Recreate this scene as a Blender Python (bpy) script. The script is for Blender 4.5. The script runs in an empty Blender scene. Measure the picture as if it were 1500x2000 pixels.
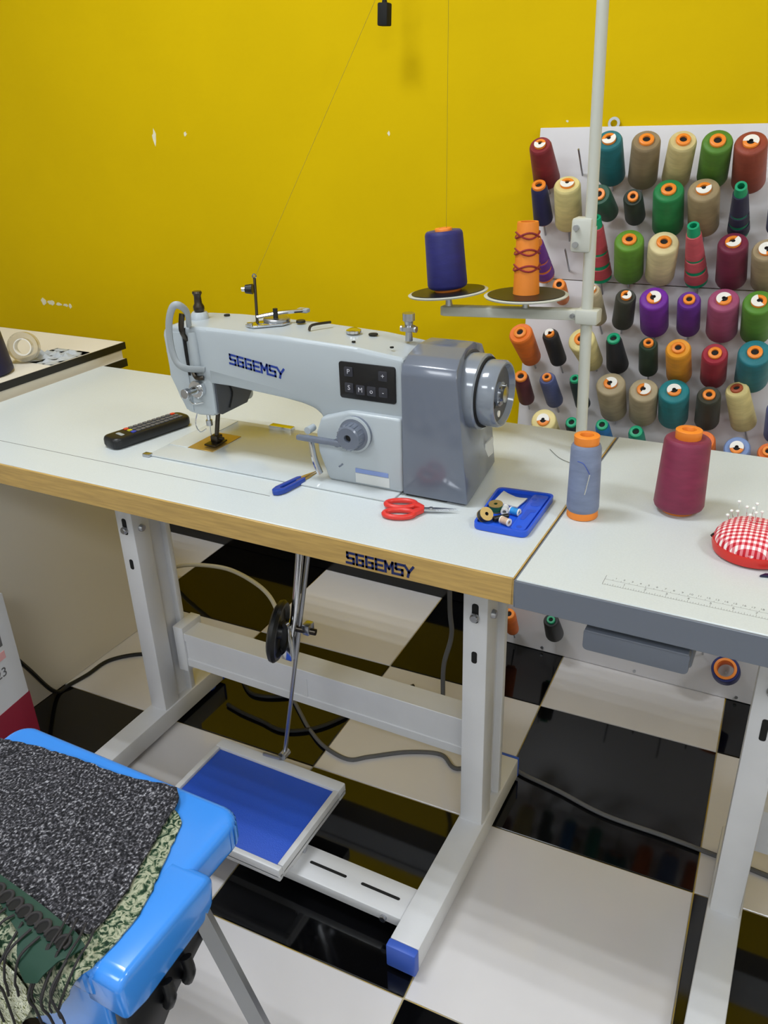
import bpy, bmesh, math, random
from mathutils import Vector, Matrix, noise
random.seed(7)
R=math.radians
scene=bpy.context.scene
C=scene.collection

# ------------------------------------------------------------------ camera
def look_matrix(yaw,pitch,roll):
    f=Vector((math.sin(yaw)*math.cos(pitch),math.cos(yaw)*math.cos(pitch),-math.sin(pitch)))
    r=Vector((math.cos(yaw),-math.sin(yaw),0)); u=r.cross(f)
    r2=math.cos(roll)*r+math.sin(roll)*u; u2=-math.sin(roll)*r+math.cos(roll)*u
    m=Matrix((r2,u2,-f)).transposed()
    return m.to_4x4()
cam=bpy.data.cameras.new('camera'); cam.sensor_fit='VERTICAL'; cam.sensor_height=36.0
cam.lens=1610.8/2000*36.0; cam.clip_start=0.02; cam.clip_end=50
camo=bpy.data.objects.new('camera',cam); C.objects.link(camo)
camo.matrix_world=Matrix.Translation((0.2857,-0.8725,1.2983))@look_matrix(-0.4943,0.4525,-0.0326)
scene.camera=camo

# ------------------------------------------------------------------ world, exposure
w=bpy.data.worlds.new('world'); scene.world=w; w.use_nodes=True
w.node_tree.nodes['Background'].inputs[0].default_value=(.86,.92,1,1)
w.node_tree.nodes['Background'].inputs[1].default_value=.12
vs=scene.view_settings
vs.view_transform='Standard'; vs.look='None'; vs.gamma=1.0; vs.use_curve_mapping=False
vs.exposure=0.0
LAMP_WATT=6.3
FILL_WATT=22.0

# ------------------------------------------------------------------ materials
def lin(h):
    v=[int(h[i:i+2],16)/255 for i in (0,2,4)]
    return tuple(x/12.92 if x<=.04045 else ((x+.055)/1.055)**2.4 for x in v)+(1,)
MATS={}
def mat(name,hexcol,rough=.5,metal=0,noise_amt=0,noise_scale=40,bump=0,bump_scale=200,coat=0,spec=None,trans=0,hex2=None,stretch=None,ior=None,alpha=None):
    if name in MATS: return MATS[name]
    m=bpy.data.materials.new(name); m.use_nodes=True; nt=m.node_tree; b=nt.nodes['Principled BSDF']
    b.inputs['Base Color'].default_value=lin(hexcol); b.inputs['Roughness'].default_value=rough; b.inputs['Metallic'].default_value=metal
    if coat: b.inputs['Coat Weight'].default_value=coat; b.inputs['Coat Roughness'].default_value=.08
    if spec is not None: b.inputs['Specular IOR Level'].default_value=spec
    if trans: b.inputs['Transmission Weight'].default_value=trans
    if ior: b.inputs['IOR'].default_value=ior
    if alpha is not None: b.inputs['Alpha'].default_value=alpha
    tc=nt.nodes.new('ShaderNodeTexCoord'); mp=nt.nodes.new('ShaderNodeMapping')
    nt.links.new(tc.outputs['Object'],mp.inputs[0])
    if stretch: mp.inputs['Scale'].default_value=stretch
    if noise_amt:
        n=nt.nodes.new('ShaderNodeTexNoise'); n.inputs['Scale'].default_value=noise_scale; n.inputs['Detail'].default_value=4
        nt.links.new(mp.outputs[0],n.inputs['Vector'])
        mx=nt.nodes.new('ShaderNodeMixRGB'); mx.inputs[1].default_value=lin(hexcol)
        c2=lin(hex2) if hex2 else tuple(min(1,x*(1-noise_amt)) for x in lin(hexcol)[:3])+(1,)
        mx.inputs[2].default_value=c2
        rp=nt.nodes.new('ShaderNodeValToRGB'); rp.color_ramp.elements[0].position=.35; rp.color_ramp.elements[1].position=.65
        nt.links.new(n.outputs[0],rp.inputs[0]); nt.links.new(rp.outputs[0],mx.inputs[0]); nt.links.new(mx.outputs[0],b.inputs['Base Color'])
    if bump:
        n2=nt.nodes.new('ShaderNodeTexNoise'); n2.inputs['Scale'].default_value=bump_scale
        nt.links.new(mp.outputs[0],n2.inputs['Vector'])
        bp=nt.nodes.new('ShaderNodeBump'); bp.inputs['Strength'].default_value=bump; bp.inputs['Distance'].default_value=.002
        nt.links.new(n2.outputs[0],bp.inputs['Height']); nt.links.new(bp.outputs[0],b.inputs['Normal'])
    MATS[name]=m; return m
def thread_mat(hexcol):
    name='thread_'+hexcol
    if name in MATS: return MATS[name]
    m=bpy.data.materials.new(name); m.use_nodes=True; nt=m.node_tree; b=nt.nodes['Principled BSDF']
    b.inputs['Roughness'].default_value=.55; b.inputs['Sheen Weight'].default_value=.08
    tc=nt.nodes.new('ShaderNodeTexCoord')
    wv=nt.nodes.new('ShaderNodeTexWave'); wv.bands_direction='Z'; wv.inputs['Scale'].default_value=260; wv.inputs['Distortion'].default_value=2.5; wv.inputs['Detail'].default_value=1
    nt.links.new(tc.outputs['Object'],wv.inputs[0])
    ns=nt.nodes.new('ShaderNodeTexNoise'); ns.inputs['Scale'].default_value=45
    mp=nt.nodes.new('ShaderNodeMapping'); mp.inputs['Scale'].default_value=(.6,.6,2.2)
    nt.links.new(tc.outputs['Object'],mp.inputs[0]); nt.links.new(mp.outputs[0],ns.inputs[0])
    mx=nt.nodes.new('ShaderNodeMixRGB'); c=lin(hexcol); mx.inputs[1].default_value=tuple(x*.68 for x in c[:3])+(1,); mx.inputs[2].default_value=tuple(min(1,x*1.3+.004) for x in c[:3])+(1,)
    nt.links.new(ns.outputs[0],mx.inputs[0]); nt.links.new(mx.outputs[0],b.inputs['Base Color'])
    bp=nt.nodes.new('ShaderNodeBump'); bp.inputs['Strength'].default_value=.25; bp.inputs['Distance'].default_value=.001
    nt.links.new(wv.outputs[0],bp.inputs['Height']); nt.links.new(bp.outputs[0],b.inputs['Normal'])
    MATS[name]=m; return m
def ramp_mat(name,kind,scale,stops,rough=.9,stretch=(1,1,1),bump=.5,dist=0):
    m=bpy.data.materials.new(name); m.use_nodes=True; nt=m.node_tree; b=nt.nodes['Principled BSDF']; b.inputs['Roughness'].default_value=rough
    b.inputs['Specular IOR Level'].default_value=.2
    tc=nt.nodes.new('ShaderNodeTexCoord'); mp=nt.nodes.new('ShaderNodeMapping'); mp.inputs['Scale'].default_value=stretch
    nt.links.new(tc.outputs['Object'],mp.inputs[0])
    if kind=='voronoi': t=nt.nodes.new('ShaderNodeTexVoronoi'); t.inputs['Scale'].default_value=scale; out=t.outputs['Color']
    elif kind=='edge': t=nt.nodes.new('ShaderNodeTexVoronoi'); t.feature='DISTANCE_TO_EDGE'; t.inputs['Scale'].default_value=scale; out=t.outputs['Distance']
    elif kind=='wave': t=nt.nodes.new('ShaderNodeTexWave'); t.wave_type='RINGS'; t.inputs['Scale'].default_value=scale; t.inputs['Distortion'].default_value=dist; t.inputs['Detail'].default_value=3; t.inputs['Detail Scale'].default_value=3; out=t.outputs['Fac']
    else: t=nt.nodes.new('ShaderNodeTexNoise'); t.inputs['Scale'].default_value=scale; t.inputs['Detail'].default_value=6; t.inputs['Distortion'].default_value=dist; out=t.outputs[0]
    nt.links.new(mp.outputs[0],t.inputs['Vector'])
    rp=nt.nodes.new('ShaderNodeValToRGB'); e=rp.color_ramp.elements
    e[0].position,e[0].color=stops[0][0],lin(stops[0][1]); e[1].position,e[1].color=stops[-1][0],lin(stops[-1][1])
    for pos,col in stops[1:-1]: k=e.new(pos); k.color=lin(col)
    nt.links.new(out,rp.inputs[0]); nt.links.new(rp.outputs[0],b.inputs['Base Color'])
    bp=nt.nodes.new('ShaderNodeBump'); bp.inputs['Strength'].default_value=bump; bp.inputs['Distance'].default_value=.002
    nt.links.new(rp.outputs[0],bp.inputs['Height']); nt.links.new(bp.outputs[0],b.inputs['Normal'])
    MATS[name]=m; return m
def gingham_mat():
    m=bpy.data.materials.new('gingham'); m.use_nodes=True; nt=m.node_tree; b=nt.nodes['Principled BSDF']; b.inputs['Roughness'].default_value=.85
    tc=nt.nodes.new('ShaderNodeTexCoord'); sx=nt.nodes.new('ShaderNodeSeparateXYZ'); nt.links.new(tc.outputs['Object'],sx.inputs[0])
    def stripe(a,b_):
        ad=nt.nodes.new('ShaderNodeMath'); ad.operation='MULTIPLY'; ad.inputs[1].default_value=b_; nt.links.new(sx.outputs[a],ad.inputs[0])
        ck=nt.nodes.new('ShaderNodeMath'); ck.operation='FRACT'; nt.links.new(ad.outputs[0],ck.inputs[0])
        g=nt.nodes.new('ShaderNodeMath'); g.operation='GREATER_THAN'; g.inputs[1].default_value=.5; nt.links.new(ck.outputs[0],g.inputs[0]); return g
    g1=stripe(0,150); g2=stripe(1,150)
    s=nt.nodes.new('ShaderNodeMath'); s.operation='ADD'; nt.links.new(g1.outputs[0],s.inputs[0]); nt.links.new(g2.outputs[0],s.inputs[1])
    h=nt.nodes.new('ShaderNodeMath'); h.operation='MULTIPLY'; h.inputs[1].default_value=.5; nt.links.new(s.outputs[0],h.inputs[0])
    rp=nt.nodes.new('ShaderNodeValToRGB'); e=rp.color_ramp.elements; e[0].color=lin('f4ece8'); e[1].color=lin('c01428'); k=e.new(.5); k.color=lin('e08088')
    nt.links.new(h.outputs[0],rp.inputs[0]); nt.links.new(rp.outputs[0],b.inputs['Base Color']); MATS['gingham']=m; return m

M=dict(
 wall=mat('yellow_paint','dab802',.7,noise_amt=.05,noise_scale=3,bump=.12,bump_scale=60,spec=.08),
 plaster=mat('white_plaster','d8d8d4',.8), ceil=mat('ceiling_paint','dcdcda',.85),
 skirt=mat('black_skirting','0c0c0e',.2),
 tileW=mat('white_tile','dad6d6',.09,noise_amt=.04,noise_scale=6), tileB=mat('black_tile','08080a',.07,noise_amt=.3,noise_scale=8),
 grout=mat('grout','b0a890',.8,noise_amt=1,noise_scale=14,hex2='d8b020'),
 top=mat('laminate','ced4d5',.32,noise_amt=.045,noise_scale=420,bump=.06,bump_scale=900),
 wood=mat('edge_wood','c6a25e',.38,noise_amt=.22,noise_scale=18,stretch=(1,6,14)),
 greyedge=mat('grey_edging','6a707c',.4),
 steel=mat('painted_steel','dadadc',.38,noise_amt=.05,noise_scale=12,bump=.05,bump_scale=300),
 bluecap=mat('blue_cap','3a5ec0',.45), bolt=mat('zinc','b8bac0',.28,1), chrome=mat('chrome','d8dade',.12,1),
 darkmetal=mat('dark_metal','4a443c',.3,.9), hole=mat('slot_black','0a0a0a',.8),
 castW=mat('machine_white','aeb6bc',.3,spec=.5), castG=mat('machine_grey','686f7e',.25,coat=.4), castD=mat('machine_dark','4a4d54',.4), wheel=mat('wheel_grey','7c838e',.16,coat=.6),
 bed=mat('bed_paint','c2c8ca',.2,coat=.3), brass=mat('brass_plate','c0a468',.38,.7),
 blackpl=mat('black_plastic','101114',.38), panel=mat('panel_black','0b0b10',.25), button=mat('button_grey','2c2d36',.35), sign=mat('print_white','c8c8d0',.5),
 ink=mat('logo_blue','17358e',.45), inkdark=mat('logo_navy','16245a',.45), lightlabel=mat('label_white','cfd2d2',.5), bluelabel=mat('label_blue','7f93c8',.5), print=mat('ruler_ink','6c6e6c',.7),
 orange=mat('core_orange','f08a2c',.45), green=mat('core_green','0f9a6c',.45), white=mat('sticker_white','eeeae2',.6),
 navy=mat('navy_plastic','10163c',.4), greypl=mat('grey_plastic','9aa0a4',.5), clear=mat('clear_film','e8e0cc',.15,trans=.75,ior=1.3), film=mat('film_white','e8ecf0',.25,trans=.4,ior=1.2),
 stool=mat('stool_blue','3f92f2',.22,coat=.35), legrey=mat('leg_grey','9a9ca0',.3,.6), 
 red=mat('red_plastic','d8352c',.35), ribbon=mat('red_satin','d02c24',.3), tray=mat('tray_blue','1f55d2',.35), traydk=mat('tray_blue_deep','1c4cc0',.4),
 snip=mat('snip_blue','1c3f9c',.35), rubber=mat('cable_black','141414',.5), cgrey=mat('cable_grey','5c5c5e',.5), cwhite=mat('cable_white','d6d2c4',.5),
 pmat=mat('pedal_mat','1a52c8',.5,bump=.3,bump_scale=500), board=mat('board_white','dad7da',.45,noise_amt=.03,noise_scale=5),
 cab=mat('cabinet_white','ded7ca',.5), blackedge=mat('black_edge','0d0d0f',.4), maroon=mat('carton_maroon','8c1c34',.5), carton=mat('carton_white','cdced2',.5),
 pinhead=mat('pin_pearl','eef0ee',.2,coat=.5), dgreen=mat('ribbon_green','0e3a2c',.55), fringe=mat('fringe','2c2a2c',.8), chip=mat('bare_plaster','e8e2c8',.9),
 standpaint=mat('stand_paint','c2c3ba',.38),
 straw=mat('straw_core','a04a28',.5),
)
tweed=ramp_mat('tweed','noise',300,[(.36,'131317'),(.5,'333338'),(.58,'5a5960'),(.68,'b4b4bc')],stretch=(1.1,.9,1),bump=.9)
brocade=ramp_mat('brocade','noise',85,[(.36,'122a1c'),(.44,'36503a'),(.50,'868e76'),(.60,'b4b69e'),(.72,'6e7a60')],bump=.6,dist=2.2,rough=.6)
brocade2=ramp_mat('brocade_pale','noise',60,[(.32,'23361c'),(.41,'7d8350'),(.455,'d8dabb'),(.53,'eceedd'),(.575,'5c6c48'),(.62,'e0e2c6'),(.76,'b8bb8a')],bump=.5,dist=2.8,rough=.55)
gingham=gingham_mat()

# ------------------------------------------------------------------ mesh helpers
def box(bm,x0,x1,y0,y1,z0,z1,bev=0,seg=2):
    t=bmesh.new(); bmesh.ops.create_cube(t,size=1)
    for v in t.verts: v.co=Vector((x0+(v.co.x+.5)*(x1-x0),y0+(v.co.y+.5)*(y1-y0),z0+(v.co.z+.5)*(z1-z0)))
    if bev: bmesh.ops.bevel(t,geom=t.edges[:],offset=bev,segments=seg,profile=.5,affect='EDGES')
    merge(bm,t); return bm
def merge(bm,t,mtx=None):
    me=bpy.data.meshes.new('tmp'); t.to_mesh(me); t.free()
    if mtx is not None: me.transform(mtx)
    bm.from_mesh(me); bpy.data.meshes.remove(me)
def frame_to(p0,p1):
    d=(Vector(p1)-Vector(p0)); L=d.length
    q=Vector((0,0,1)).rotation_difference(d.normalized() if L else Vector((0,0,1)))
    return Matrix.Translation(p0)@q.to_matrix().to_4x4(),L
def cyl(bm,p0,p1,r0,r1=None,seg=20,bev=0):
    r1=r0 if r1 is None else r1
    m,L=frame_to(p0,p1)
    prof=[(0,0),(r0,0),(r1,L),(0,L)]
    if bev: prof=[(0,0),(r0-bev,0),(r0,bev),(r1,L-bev),(r1-bev,L),(0,L)]
    lathe(bm,prof,seg,m); return bm
def lathe(bm,prof,seg=24,mtx=None,closed=False):
    t=bmesh.new(); rings=[]
    for r,z in prof:
        if r<1e-7: rings.append([t.verts.new((0,0,z))])
        else: rings.append([t.verts.new((r*math.cos(2*math.pi*i/seg),r*math.sin(2*math.pi*i/seg),z)) for i in range(seg)])
    pairs=list(zip(rings,rings[1:]))
    if closed: pairs.append((rings[-1],rings[0]))
    for a,b in pairs:
        for i in range(seg):
            j=(i+1)%seg
            if len(a)==1 and len(b)==1: continue
            if len(a)==1: t.faces.new((a[0],b[j],b[i]))
            elif len(b)==1: t.faces.new((a[i],a[j],b[0]))
            else: t.faces.new((a[i],a[j],b[j],b[i]))
    bmesh.ops.recalc_face_normals(t,faces=t.faces[:])
    merge(bm,t,mtx); return bm
def smooth_path(pts,n=8):
    P=[Vector(p) for p in pts]; out=[]
    for i in range(len(P)-1):
        a=P[max(i-1,0)];b=P[i];c=P[i+1];d=P[min(i+2,len(P)-1)]
        for k in range(n):
            t=k/n; out.append(.5*((2*b)+(c-a)*t+(2*a-5*b+4*c-d)*t*t+(3*b-a-3*c+d)*t**3))
    out.append(P[-1]); return out
def tube(bm,pts,r,seg=8,smooth=0,rx=None,up=None):
    P=smooth_path(pts,smooth) if smooth else [Vector(p) for p in pts]
    rings=[]; prev=None
    for i,p in enumerate(P):
        d=(P[min(i+1,len(P)-1)]-P[max(i-1,0)]).normalized()
        if prev is None:
            a=Vector(up) if up else (Vector((0,0,1)) if abs(d.z)<.9 else Vector((1,0,0)))
            n=(a-d*a.dot(d)).normalized()
        else: n=(prev-d*prev.dot(d)).normalized()
        prev=n; b=d.cross(n)
        rings.append([bm.verts.new(p+n*(r*math.cos(2*math.pi*k/seg))+b*((rx or r)*math.sin(2*math.pi*k/seg))) for k in range(seg)])
    fs=[]
    for a,b in zip(rings,rings[1:]):
        for k in range(seg): fs.append(bm.faces.new((a[k],a[(k+1)%seg],b[(k+1)%seg],b[k])))
    fs.append(bm.faces.new(rings[0][::-1])); fs.append(bm.faces.new(rings[-1]))
    return bm
def prism(bm,poly,ext,bev=0,seg=2,mtx=None,grid=None):
    """poly in local XY, extruded along local Z by ext"""
    t=bmesh.new(); vs_=[t.verts.new((x,y,0)) for x,y in poly]; f=t.faces.new(vs_)
    g=bmesh.ops.extrude_face_region(t,geom=[f]); 
    for v in [e for e in g['geom'] if isinstance(e,bmesh.types.BMVert)]: v.co.z+=ext
    bmesh.ops.recalc_face_normals(t,faces=t.faces[:])
    if bev: bmesh.ops.bevel(t,geom=t.edges[:],offset=bev,segments=seg,profile=.5,affect='EDGES')
    if grid:
        xs=[v.co.x for v in t.verts]; ys=[v.co.y for v in t.verts]
        x=min(xs)+grid
        while x<max(xs): bmesh.ops.bisect_plane(t,geom=t.verts[:]+t.edges[:]+t.faces[:],plane_co=(x,0,0),plane_no=(1,0,0)); x+=grid
        y=min(ys)+grid
        while y<max(ys): bmesh.ops.bisect_plane(t,geom=t.verts[:]+t.edges[:]+t.faces[:],plane_co=(0,y,0),plane_no=(0,1,0)); y+=grid
    merge(bm,t,mtx); return bm
XZ=lambda y:Matrix(((1,0,0,0),(0,0,1,y),(0,1,0,0),(0,0,0,1)))      # local XY -> world XZ, ext along +Y
YZ=lambda x:Matrix(((0,0,1,x),(1,0,0,0),(0,1,0,0),(0,0,0,1)))      # local XY -> world YZ, ext along +X
def arc(cx,cy,r,a0,a1,n=6): return [(cx+r*math.cos(R(a0+(a1-a0)*i/n)),cy+r*math.sin(R(a0+(a1-a0)*i/n))) for i in range(n+1)]
def rrect(x0,x1,y0,y1,r,n=4): return arc(x1-r,y0+r,r,-90,0,n)+arc(x1-r,y1-r,r,0,90,n)+arc(x0+r,y1-r,r,90,180,n)+arc(x0+r,y0+r,r,180,270,n)
def nb(): return bmesh.new()
def obj(name,bm,m,parent=None,smooth=40,world=True):
    me=bpy.data.meshes.new(name)
    if isinstance(bm,bpy.types.Mesh): me=bm
    else: bmesh.ops.recalc_face_normals(bm,faces=bm.faces[:]); bm.to_mesh(me); bm.free()
    me.materials.clear(); me.materials.append(M[m] if isinstance(m,str) else m)
    if smooth: me.shade_smooth(); me.set_sharp_from_angle(angle=R(smooth))
    o=bpy.data.objects.new(name,me); C.objects.link(o)
    if parent is not None:
        o.parent=parent
        if world:
            base=Matrix.Identity(4); q=parent
            while q: base=q.matrix_basis@base; q=q.parent
            me.transform(base.inverted())
    return o
def tag(o,label,cat,group=None):
    o['label']=label; o['category']=cat
    if group: o['group']=group
    return o
def thing(name,label,cat,loc=(0,0,0),group=None,mtx=None):
    o=bpy.data.objects.new(name,None); C.objects.link(o); o.empty_display_size=.03
    o.matrix_basis=mtx if mtx is not None else Matrix.Translation(loc)
    return tag(o,label,cat,group)
def single(name,bm,m,label,cat,loc,group=None,smooth=40):
    o=obj(name,bm,m,None,smooth); o.data.transform(Matrix.Translation(-Vector(loc))); o.location=loc
    return tag(o,label,cat,group)
def struct(name,bm,m,label=None,parent=None,smooth=0):
    o=obj(name,bm,m,parent,smooth)
    if parent is None:
        o['kind']='structure'; o['category']=name.split('_')[0]
        if label: o['label']=label
    return o
def text_mesh(body,size,depth=.0003,mtx=None,align='CENTER'):
    cu=bpy.data.curves.new('t','FONT'); cu.body=body; cu.size=size; cu.extrude=depth/2; cu.align_x=align; cu.align_y='CENTER'; cu.resolution_u=3
    o=bpy.data.objects.new('t',cu); C.objects.link(o)
    bpy.context.view_layer.update()
    me=bpy.data.meshes.new_from_object(o.evaluated_get(bpy.context.evaluated_depsgraph_get()))
    bpy.data.objects.remove(o); bpy.data.curves.remove(cu)
    if mtx is not None: me.transform(mtx)
    return me
def ribbon2d(bm,pts,wd,depth,mtx):
    P=[Vector(p) for p in pts]
    for a,b in zip(P,P[1:]):
        d=(b-a).normalized(); n=Vector((-d.y,d.x))*wd/2; e=d*wd/2
        prism(bm,[tuple(a-e-n),tuple(b+e-n),tuple(b+e+n),tuple(a-e+n)],depth,mtx=mtx)
def logo(bm,width,height,mtx,depth=.0006):
    """seven squared-off letters, S G G E M S Y, as printed strokes"""
    L={'S':[[(1,.98),(.12,.98),(.12,.56),(.2,.5),(.92,.5),(.92,.02),(.02,.02)]],
       'G':[[(.95,.98),(.1,.98),(.1,.02),(.9,.02),(.9,.5),(.48,.5)]],
       'E':[[(.95,.98),(.1,.98),(.1,.02),(.95,.02)],[(.1,.5),(.85,.5)]],
       'M':[[(.05,.02),(.05,.98),(.5,.36),(.95,.98),(.95,.02)]],
       'Y':[[(0,.98),(.5,.45),(1,.98)],[(.5,.45),(.36,.02)]]}
    n=7; cw=width/n; lw=cw*.80
    for i,ch in enumerate('SGGEMSY'):
        for st in L[ch]:
            ribbon2d(bm,[(i*cw+x*lw,y*height) for x,y in st],height*.22,depth,mtx)
    return bm

# ------------------------------------------------------------------ the room
WALL=1.045; X0,X1,Y0,H=-3.2,3.0,-3.4,2.75
fl=struct('floor',box(nb(),X0,X1,Y0,WALL+.02,-.06,-.003),'grout','checkered tile floor with pale joints')
tw,tb=[],[]
GY=0.034419; G0=Vector((-0.91708,-0.1391)); gx=Vector((math.cos(GY),math.sin(GY))); gy=Vector((-math.sin(GY),math.cos(GY)))
def tile_mesh(m):
    bm=box(nb(),.0012,.3988,.0012,.3988,-.008,0,.0012,1); me=bpy.data.meshes.new('tile'); bm.to_mesh(me); bm.free(); me.materials.append(M[m]); return me
TM=(tile_mesh('tileW'),tile_mesh('tileB'))
for i in range(-6,11):
    for j in range(-8,3):
        o=G0+gx*(.4*i)+gy*(.4*j)
        cs=[o,o+gx*.4,o+gy*.4,o+gx*.4+gy*.4]
        if min(c.x for c in cs)<X0 or max(c.x for c in cs)>X1 or min(c.y for c in cs)<Y0 or min(c.y for c in cs)>WALL-.01: continue
        t=bpy.data.objects.new('tile',TM[(i+j)%2]); C.objects.link(t); t.parent=fl; t.location=(o.x,o.y,0); t.rotation_euler.z=GY
wb=struct('wall_back',box(nb(),X0,X1,WALL,WALL+.3,-.06,H),'wall','bright yellow painted wall behind the machines')
def chip(cx,cz,wd,ht,seed):
    random.seed(seed); n=11
    poly=[(cx+wd/2*math.cos(2*math.pi*k/n)*random.uniform(.5,1.1),cz+ht/2*math.sin(2*math.pi*k/n)*random.uniform(.5,1.1)) for k in range(n)]
    obj('paint_chip',prism(nb(),poly,.0006,mtx=XZ(WALL-.0006)),'chip',wb,0)
for a in ((-1.426,1.252,.016,.045,1),(-1.317,1.258,.012,.014,2),(-.701,1.25,.008,.012,3),(-1.998,.765,.034,.026,4),(-1.965,.763,.036,.018,5),(-1.93,.761,.03,.012,6),(-1.90,.76,.028,.012,9),(-1.88,.759,.018,.018,7),(-.27,1.267,.008,.006,8)): chip(*a)
random.seed(11)
struct('wall_left',box(nb(),X0-.2,X0,Y0-.2,WALL+.3,-.06,H),'plaster','plain white plaster wall at the far left')
struct('wall_right',box(nb(),X1,X1+.2,Y0-.2,WALL+.3,-.06,H),'plaster','plain white plaster wall at the far right')
struct('wall_front',box(nb(),X0,X1,Y0-.2,Y0,-.06,H),'plaster','plain white plaster wall behind the viewer')
struct('ceiling',box(nb(),X0-.2,X1+.2,Y0-.2,WALL+.3,H,H+.1),'ceil','plain white ceiling')
struct('baseboard_back',box(nb(),X0,X1,WALL-.012,WALL-.0005,.0005,.1,.002,1),'skirt','black skirting along the foot of the yellow wall')

def ceiling_lamp(x,label):
    t=thing('ceiling_lamp',label,'lamp',(x,-.17,H),'ceiling tube lamps')
    obj('housing',box(nb(),x-.36,x+.36,-.37,.03,H-.03,H-.0005,.006),'white',t)
    em=bpy.data.materials.get('tube_glow')
    if not em:
        em=bpy.data.materials.new('tube_glow'); em.use_nodes=True; b=em.node_tree.nodes['Principled BSDF']; b.inputs['Emission Color'].default_value=(.93,.97,1,1); b.inputs['Emission Strength'].default_value=6
    for k in range(4):
        y=-.02-.1*k
        obj('tube',cyl(nb(),(x-.3,y,H-.045),(x+.3,y,H-.045),.012,seg=12),em,t)
        l=bpy.data.lights.new('tube_light','AREA'); l.shape='RECTANGLE'; l.size=.6; l.size_y=.03; l.energy=LAMP_WATT; l.color=(.88,.94,1.0)
        lo=bpy.data.objects.new('tube_light',l); C.objects.link(lo); lo.location=(x,y,H-.062)
ceiling_lamp(-.85,'four-tube ceiling lamp over the left of the sewing table')
ceiling_lamp(1.85,'four-tube ceiling lamp further right over the second table')
def fill_panel(x,y,label):  # unseen panels added as soft fill for front faces and under the tables
    t=thing('fill_panel',label,'lamp',(x,y,H),'added ceiling fill panels')
    obj('housing',box(nb(),x-.62,x+.62,y-.32,y+.32,H-.02,H-.0005,.004),'white',t); obj('diffuser',box(nb(),x-.6,x+.6,y-.3,y+.3,H-.024,H-.0202),bpy.data.materials['tube_glow'],t,0)
    l=bpy.data.lights.new('fill_light','AREA'); l.shape='RECTANGLE'; l.size=1.2; l.size_y=.6; l.energy=FILL_WATT; l.color=(.88,.94,1.0)
    lo=bpy.data.objects.new('fill_light',l); C.objects.link(lo); lo.location=(x,y,H-.03)
fill_panel(-1.0,-2.4,'added flat fill light on the ceiling behind the viewer, left'); fill_panel(1.2,-2.4,'added flat fill light on the ceiling behind the viewer, right')

# ------------------------------------------------------------------ sewing table
TZ=.76; TD=.5445
t=thing('sewing_table','white sewing table with wood-look front edge, treadle pedal and steel stand','table',(-.53,.28,0)); TA=t
obj('tabletop',box(nb(),-1.2435,-.0015,.002,TD,TZ-.04,TZ,.0012,1),'top',t)
obj('edge_strip',box(nb(),-1.2435,-.0015,-.002,.0018,TZ-.04,TZ-.0008,.0008,1),'wood',t)['label']='wood-look front edge strip'
obj('side_edge',box(nb(),-.0014,.0004,-.001,TD,TZ-.04,TZ-.0006),'wood',t)
obj('edge_logo',logo(nb(),.107,.0165,XZ(-.0028)@Matrix.Translation((-.2455,.7262,0)),.0006),'inkdark',t,0)['label']='dark blue lettering SGGEMSY'
obj('seam_line',box(nb(),-1.235,-.43,.079,.0803,TZ-.0005,TZ+.0002),'print',t,0)
def leg(x0,x1,label_side,inner):
    b=nb(); box(b,x0,x1,.228,.275,.05,TZ-.04,.003); xi=(x0+.004,x1-.014) if inner>0 else (x0+.014,x1-.004)
    box(b,xi[0],xi[1],.274,.322,.05,TZ-.04); box(b,x0,x1,.32,.335,.05,TZ-.04,.003)
    l=obj('leg',b,'steel',t)
    xc=(x0+x1)/2
    obj('slot',prism(nb(),rrect(xc-.005,xc+.005,.432,.456,.004),.002,mtx=XZ(.2272)),'hole',l,0)
    obj('slot',prism(nb(),rrect(xc-.006,xc+.006,.515,.553,.005),.002,mtx=XZ(.2274)),'hole',l,0)
    obj('bolt',cyl(nb(),(xc,.2275,.527),(xc,.219,.527),.0085,.0075,12,.0015),'bolt',l)
    xs=x1 if inner>0 else x0; sg=1 if inner>0 else -1
    if inner>0: obj('bolt',cyl(nb(),(x1-.001,.25,.527),(x1+.008,.25,.527),.0085,.0075,12,.0015),'bolt',l)
    f=obj('foot',box(nb(),x0-.004,x1+.004,-.062,.43,.009,.058,.003),'steel',t)
    obj('end_cap',box(nb(),x0-.0045,x1+.0045,-.078,-.0615,.008,.0585,.003),'bluecap',f)
    obj('end_cap',box(nb(),x0-.0045,x1+.0045,.4295,.437,.008,.0585,.003),'bluecap',f)
    for y in (-.045,.40): obj('foot_pad',cyl(nb(),(xc,y,0.0),(xc,y,.010),.02,.016,16),'bluecap',f)
leg(-.162,-.117,'r',1); leg(-.945,-.9,'l',1)
b=nb(); YB=.297
prism(b,[(YB,.15),(YB+.05,.15),(YB+.05,.153),(YB+.004,.156),(YB+.004,.236),(YB+.05,.237),(YB+.05,.24),(YB,.24)],.72,mtx=YZ(-.886))
box(b,-.886,-.163,YB-.003,YB+.001,.15,.171,.001,1); box(b,-.886,-.163,YB-.003,YB+.001,.219,.24,.001,1); box(b,-.55,-.544,YB-.0015,YB+.001,.171,.219)
obj('cross_beam',b,'steel',t,30)
obj('beam_bracket',box(nb(),-.9,-.872,YB-.006,YB+.06,.135,.255,.002),'steel',t); obj('beam_bracket',box(nb(),-.186,-.162,YB-.006,YB+.06,.135,.255,.002),'steel',t)
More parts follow.
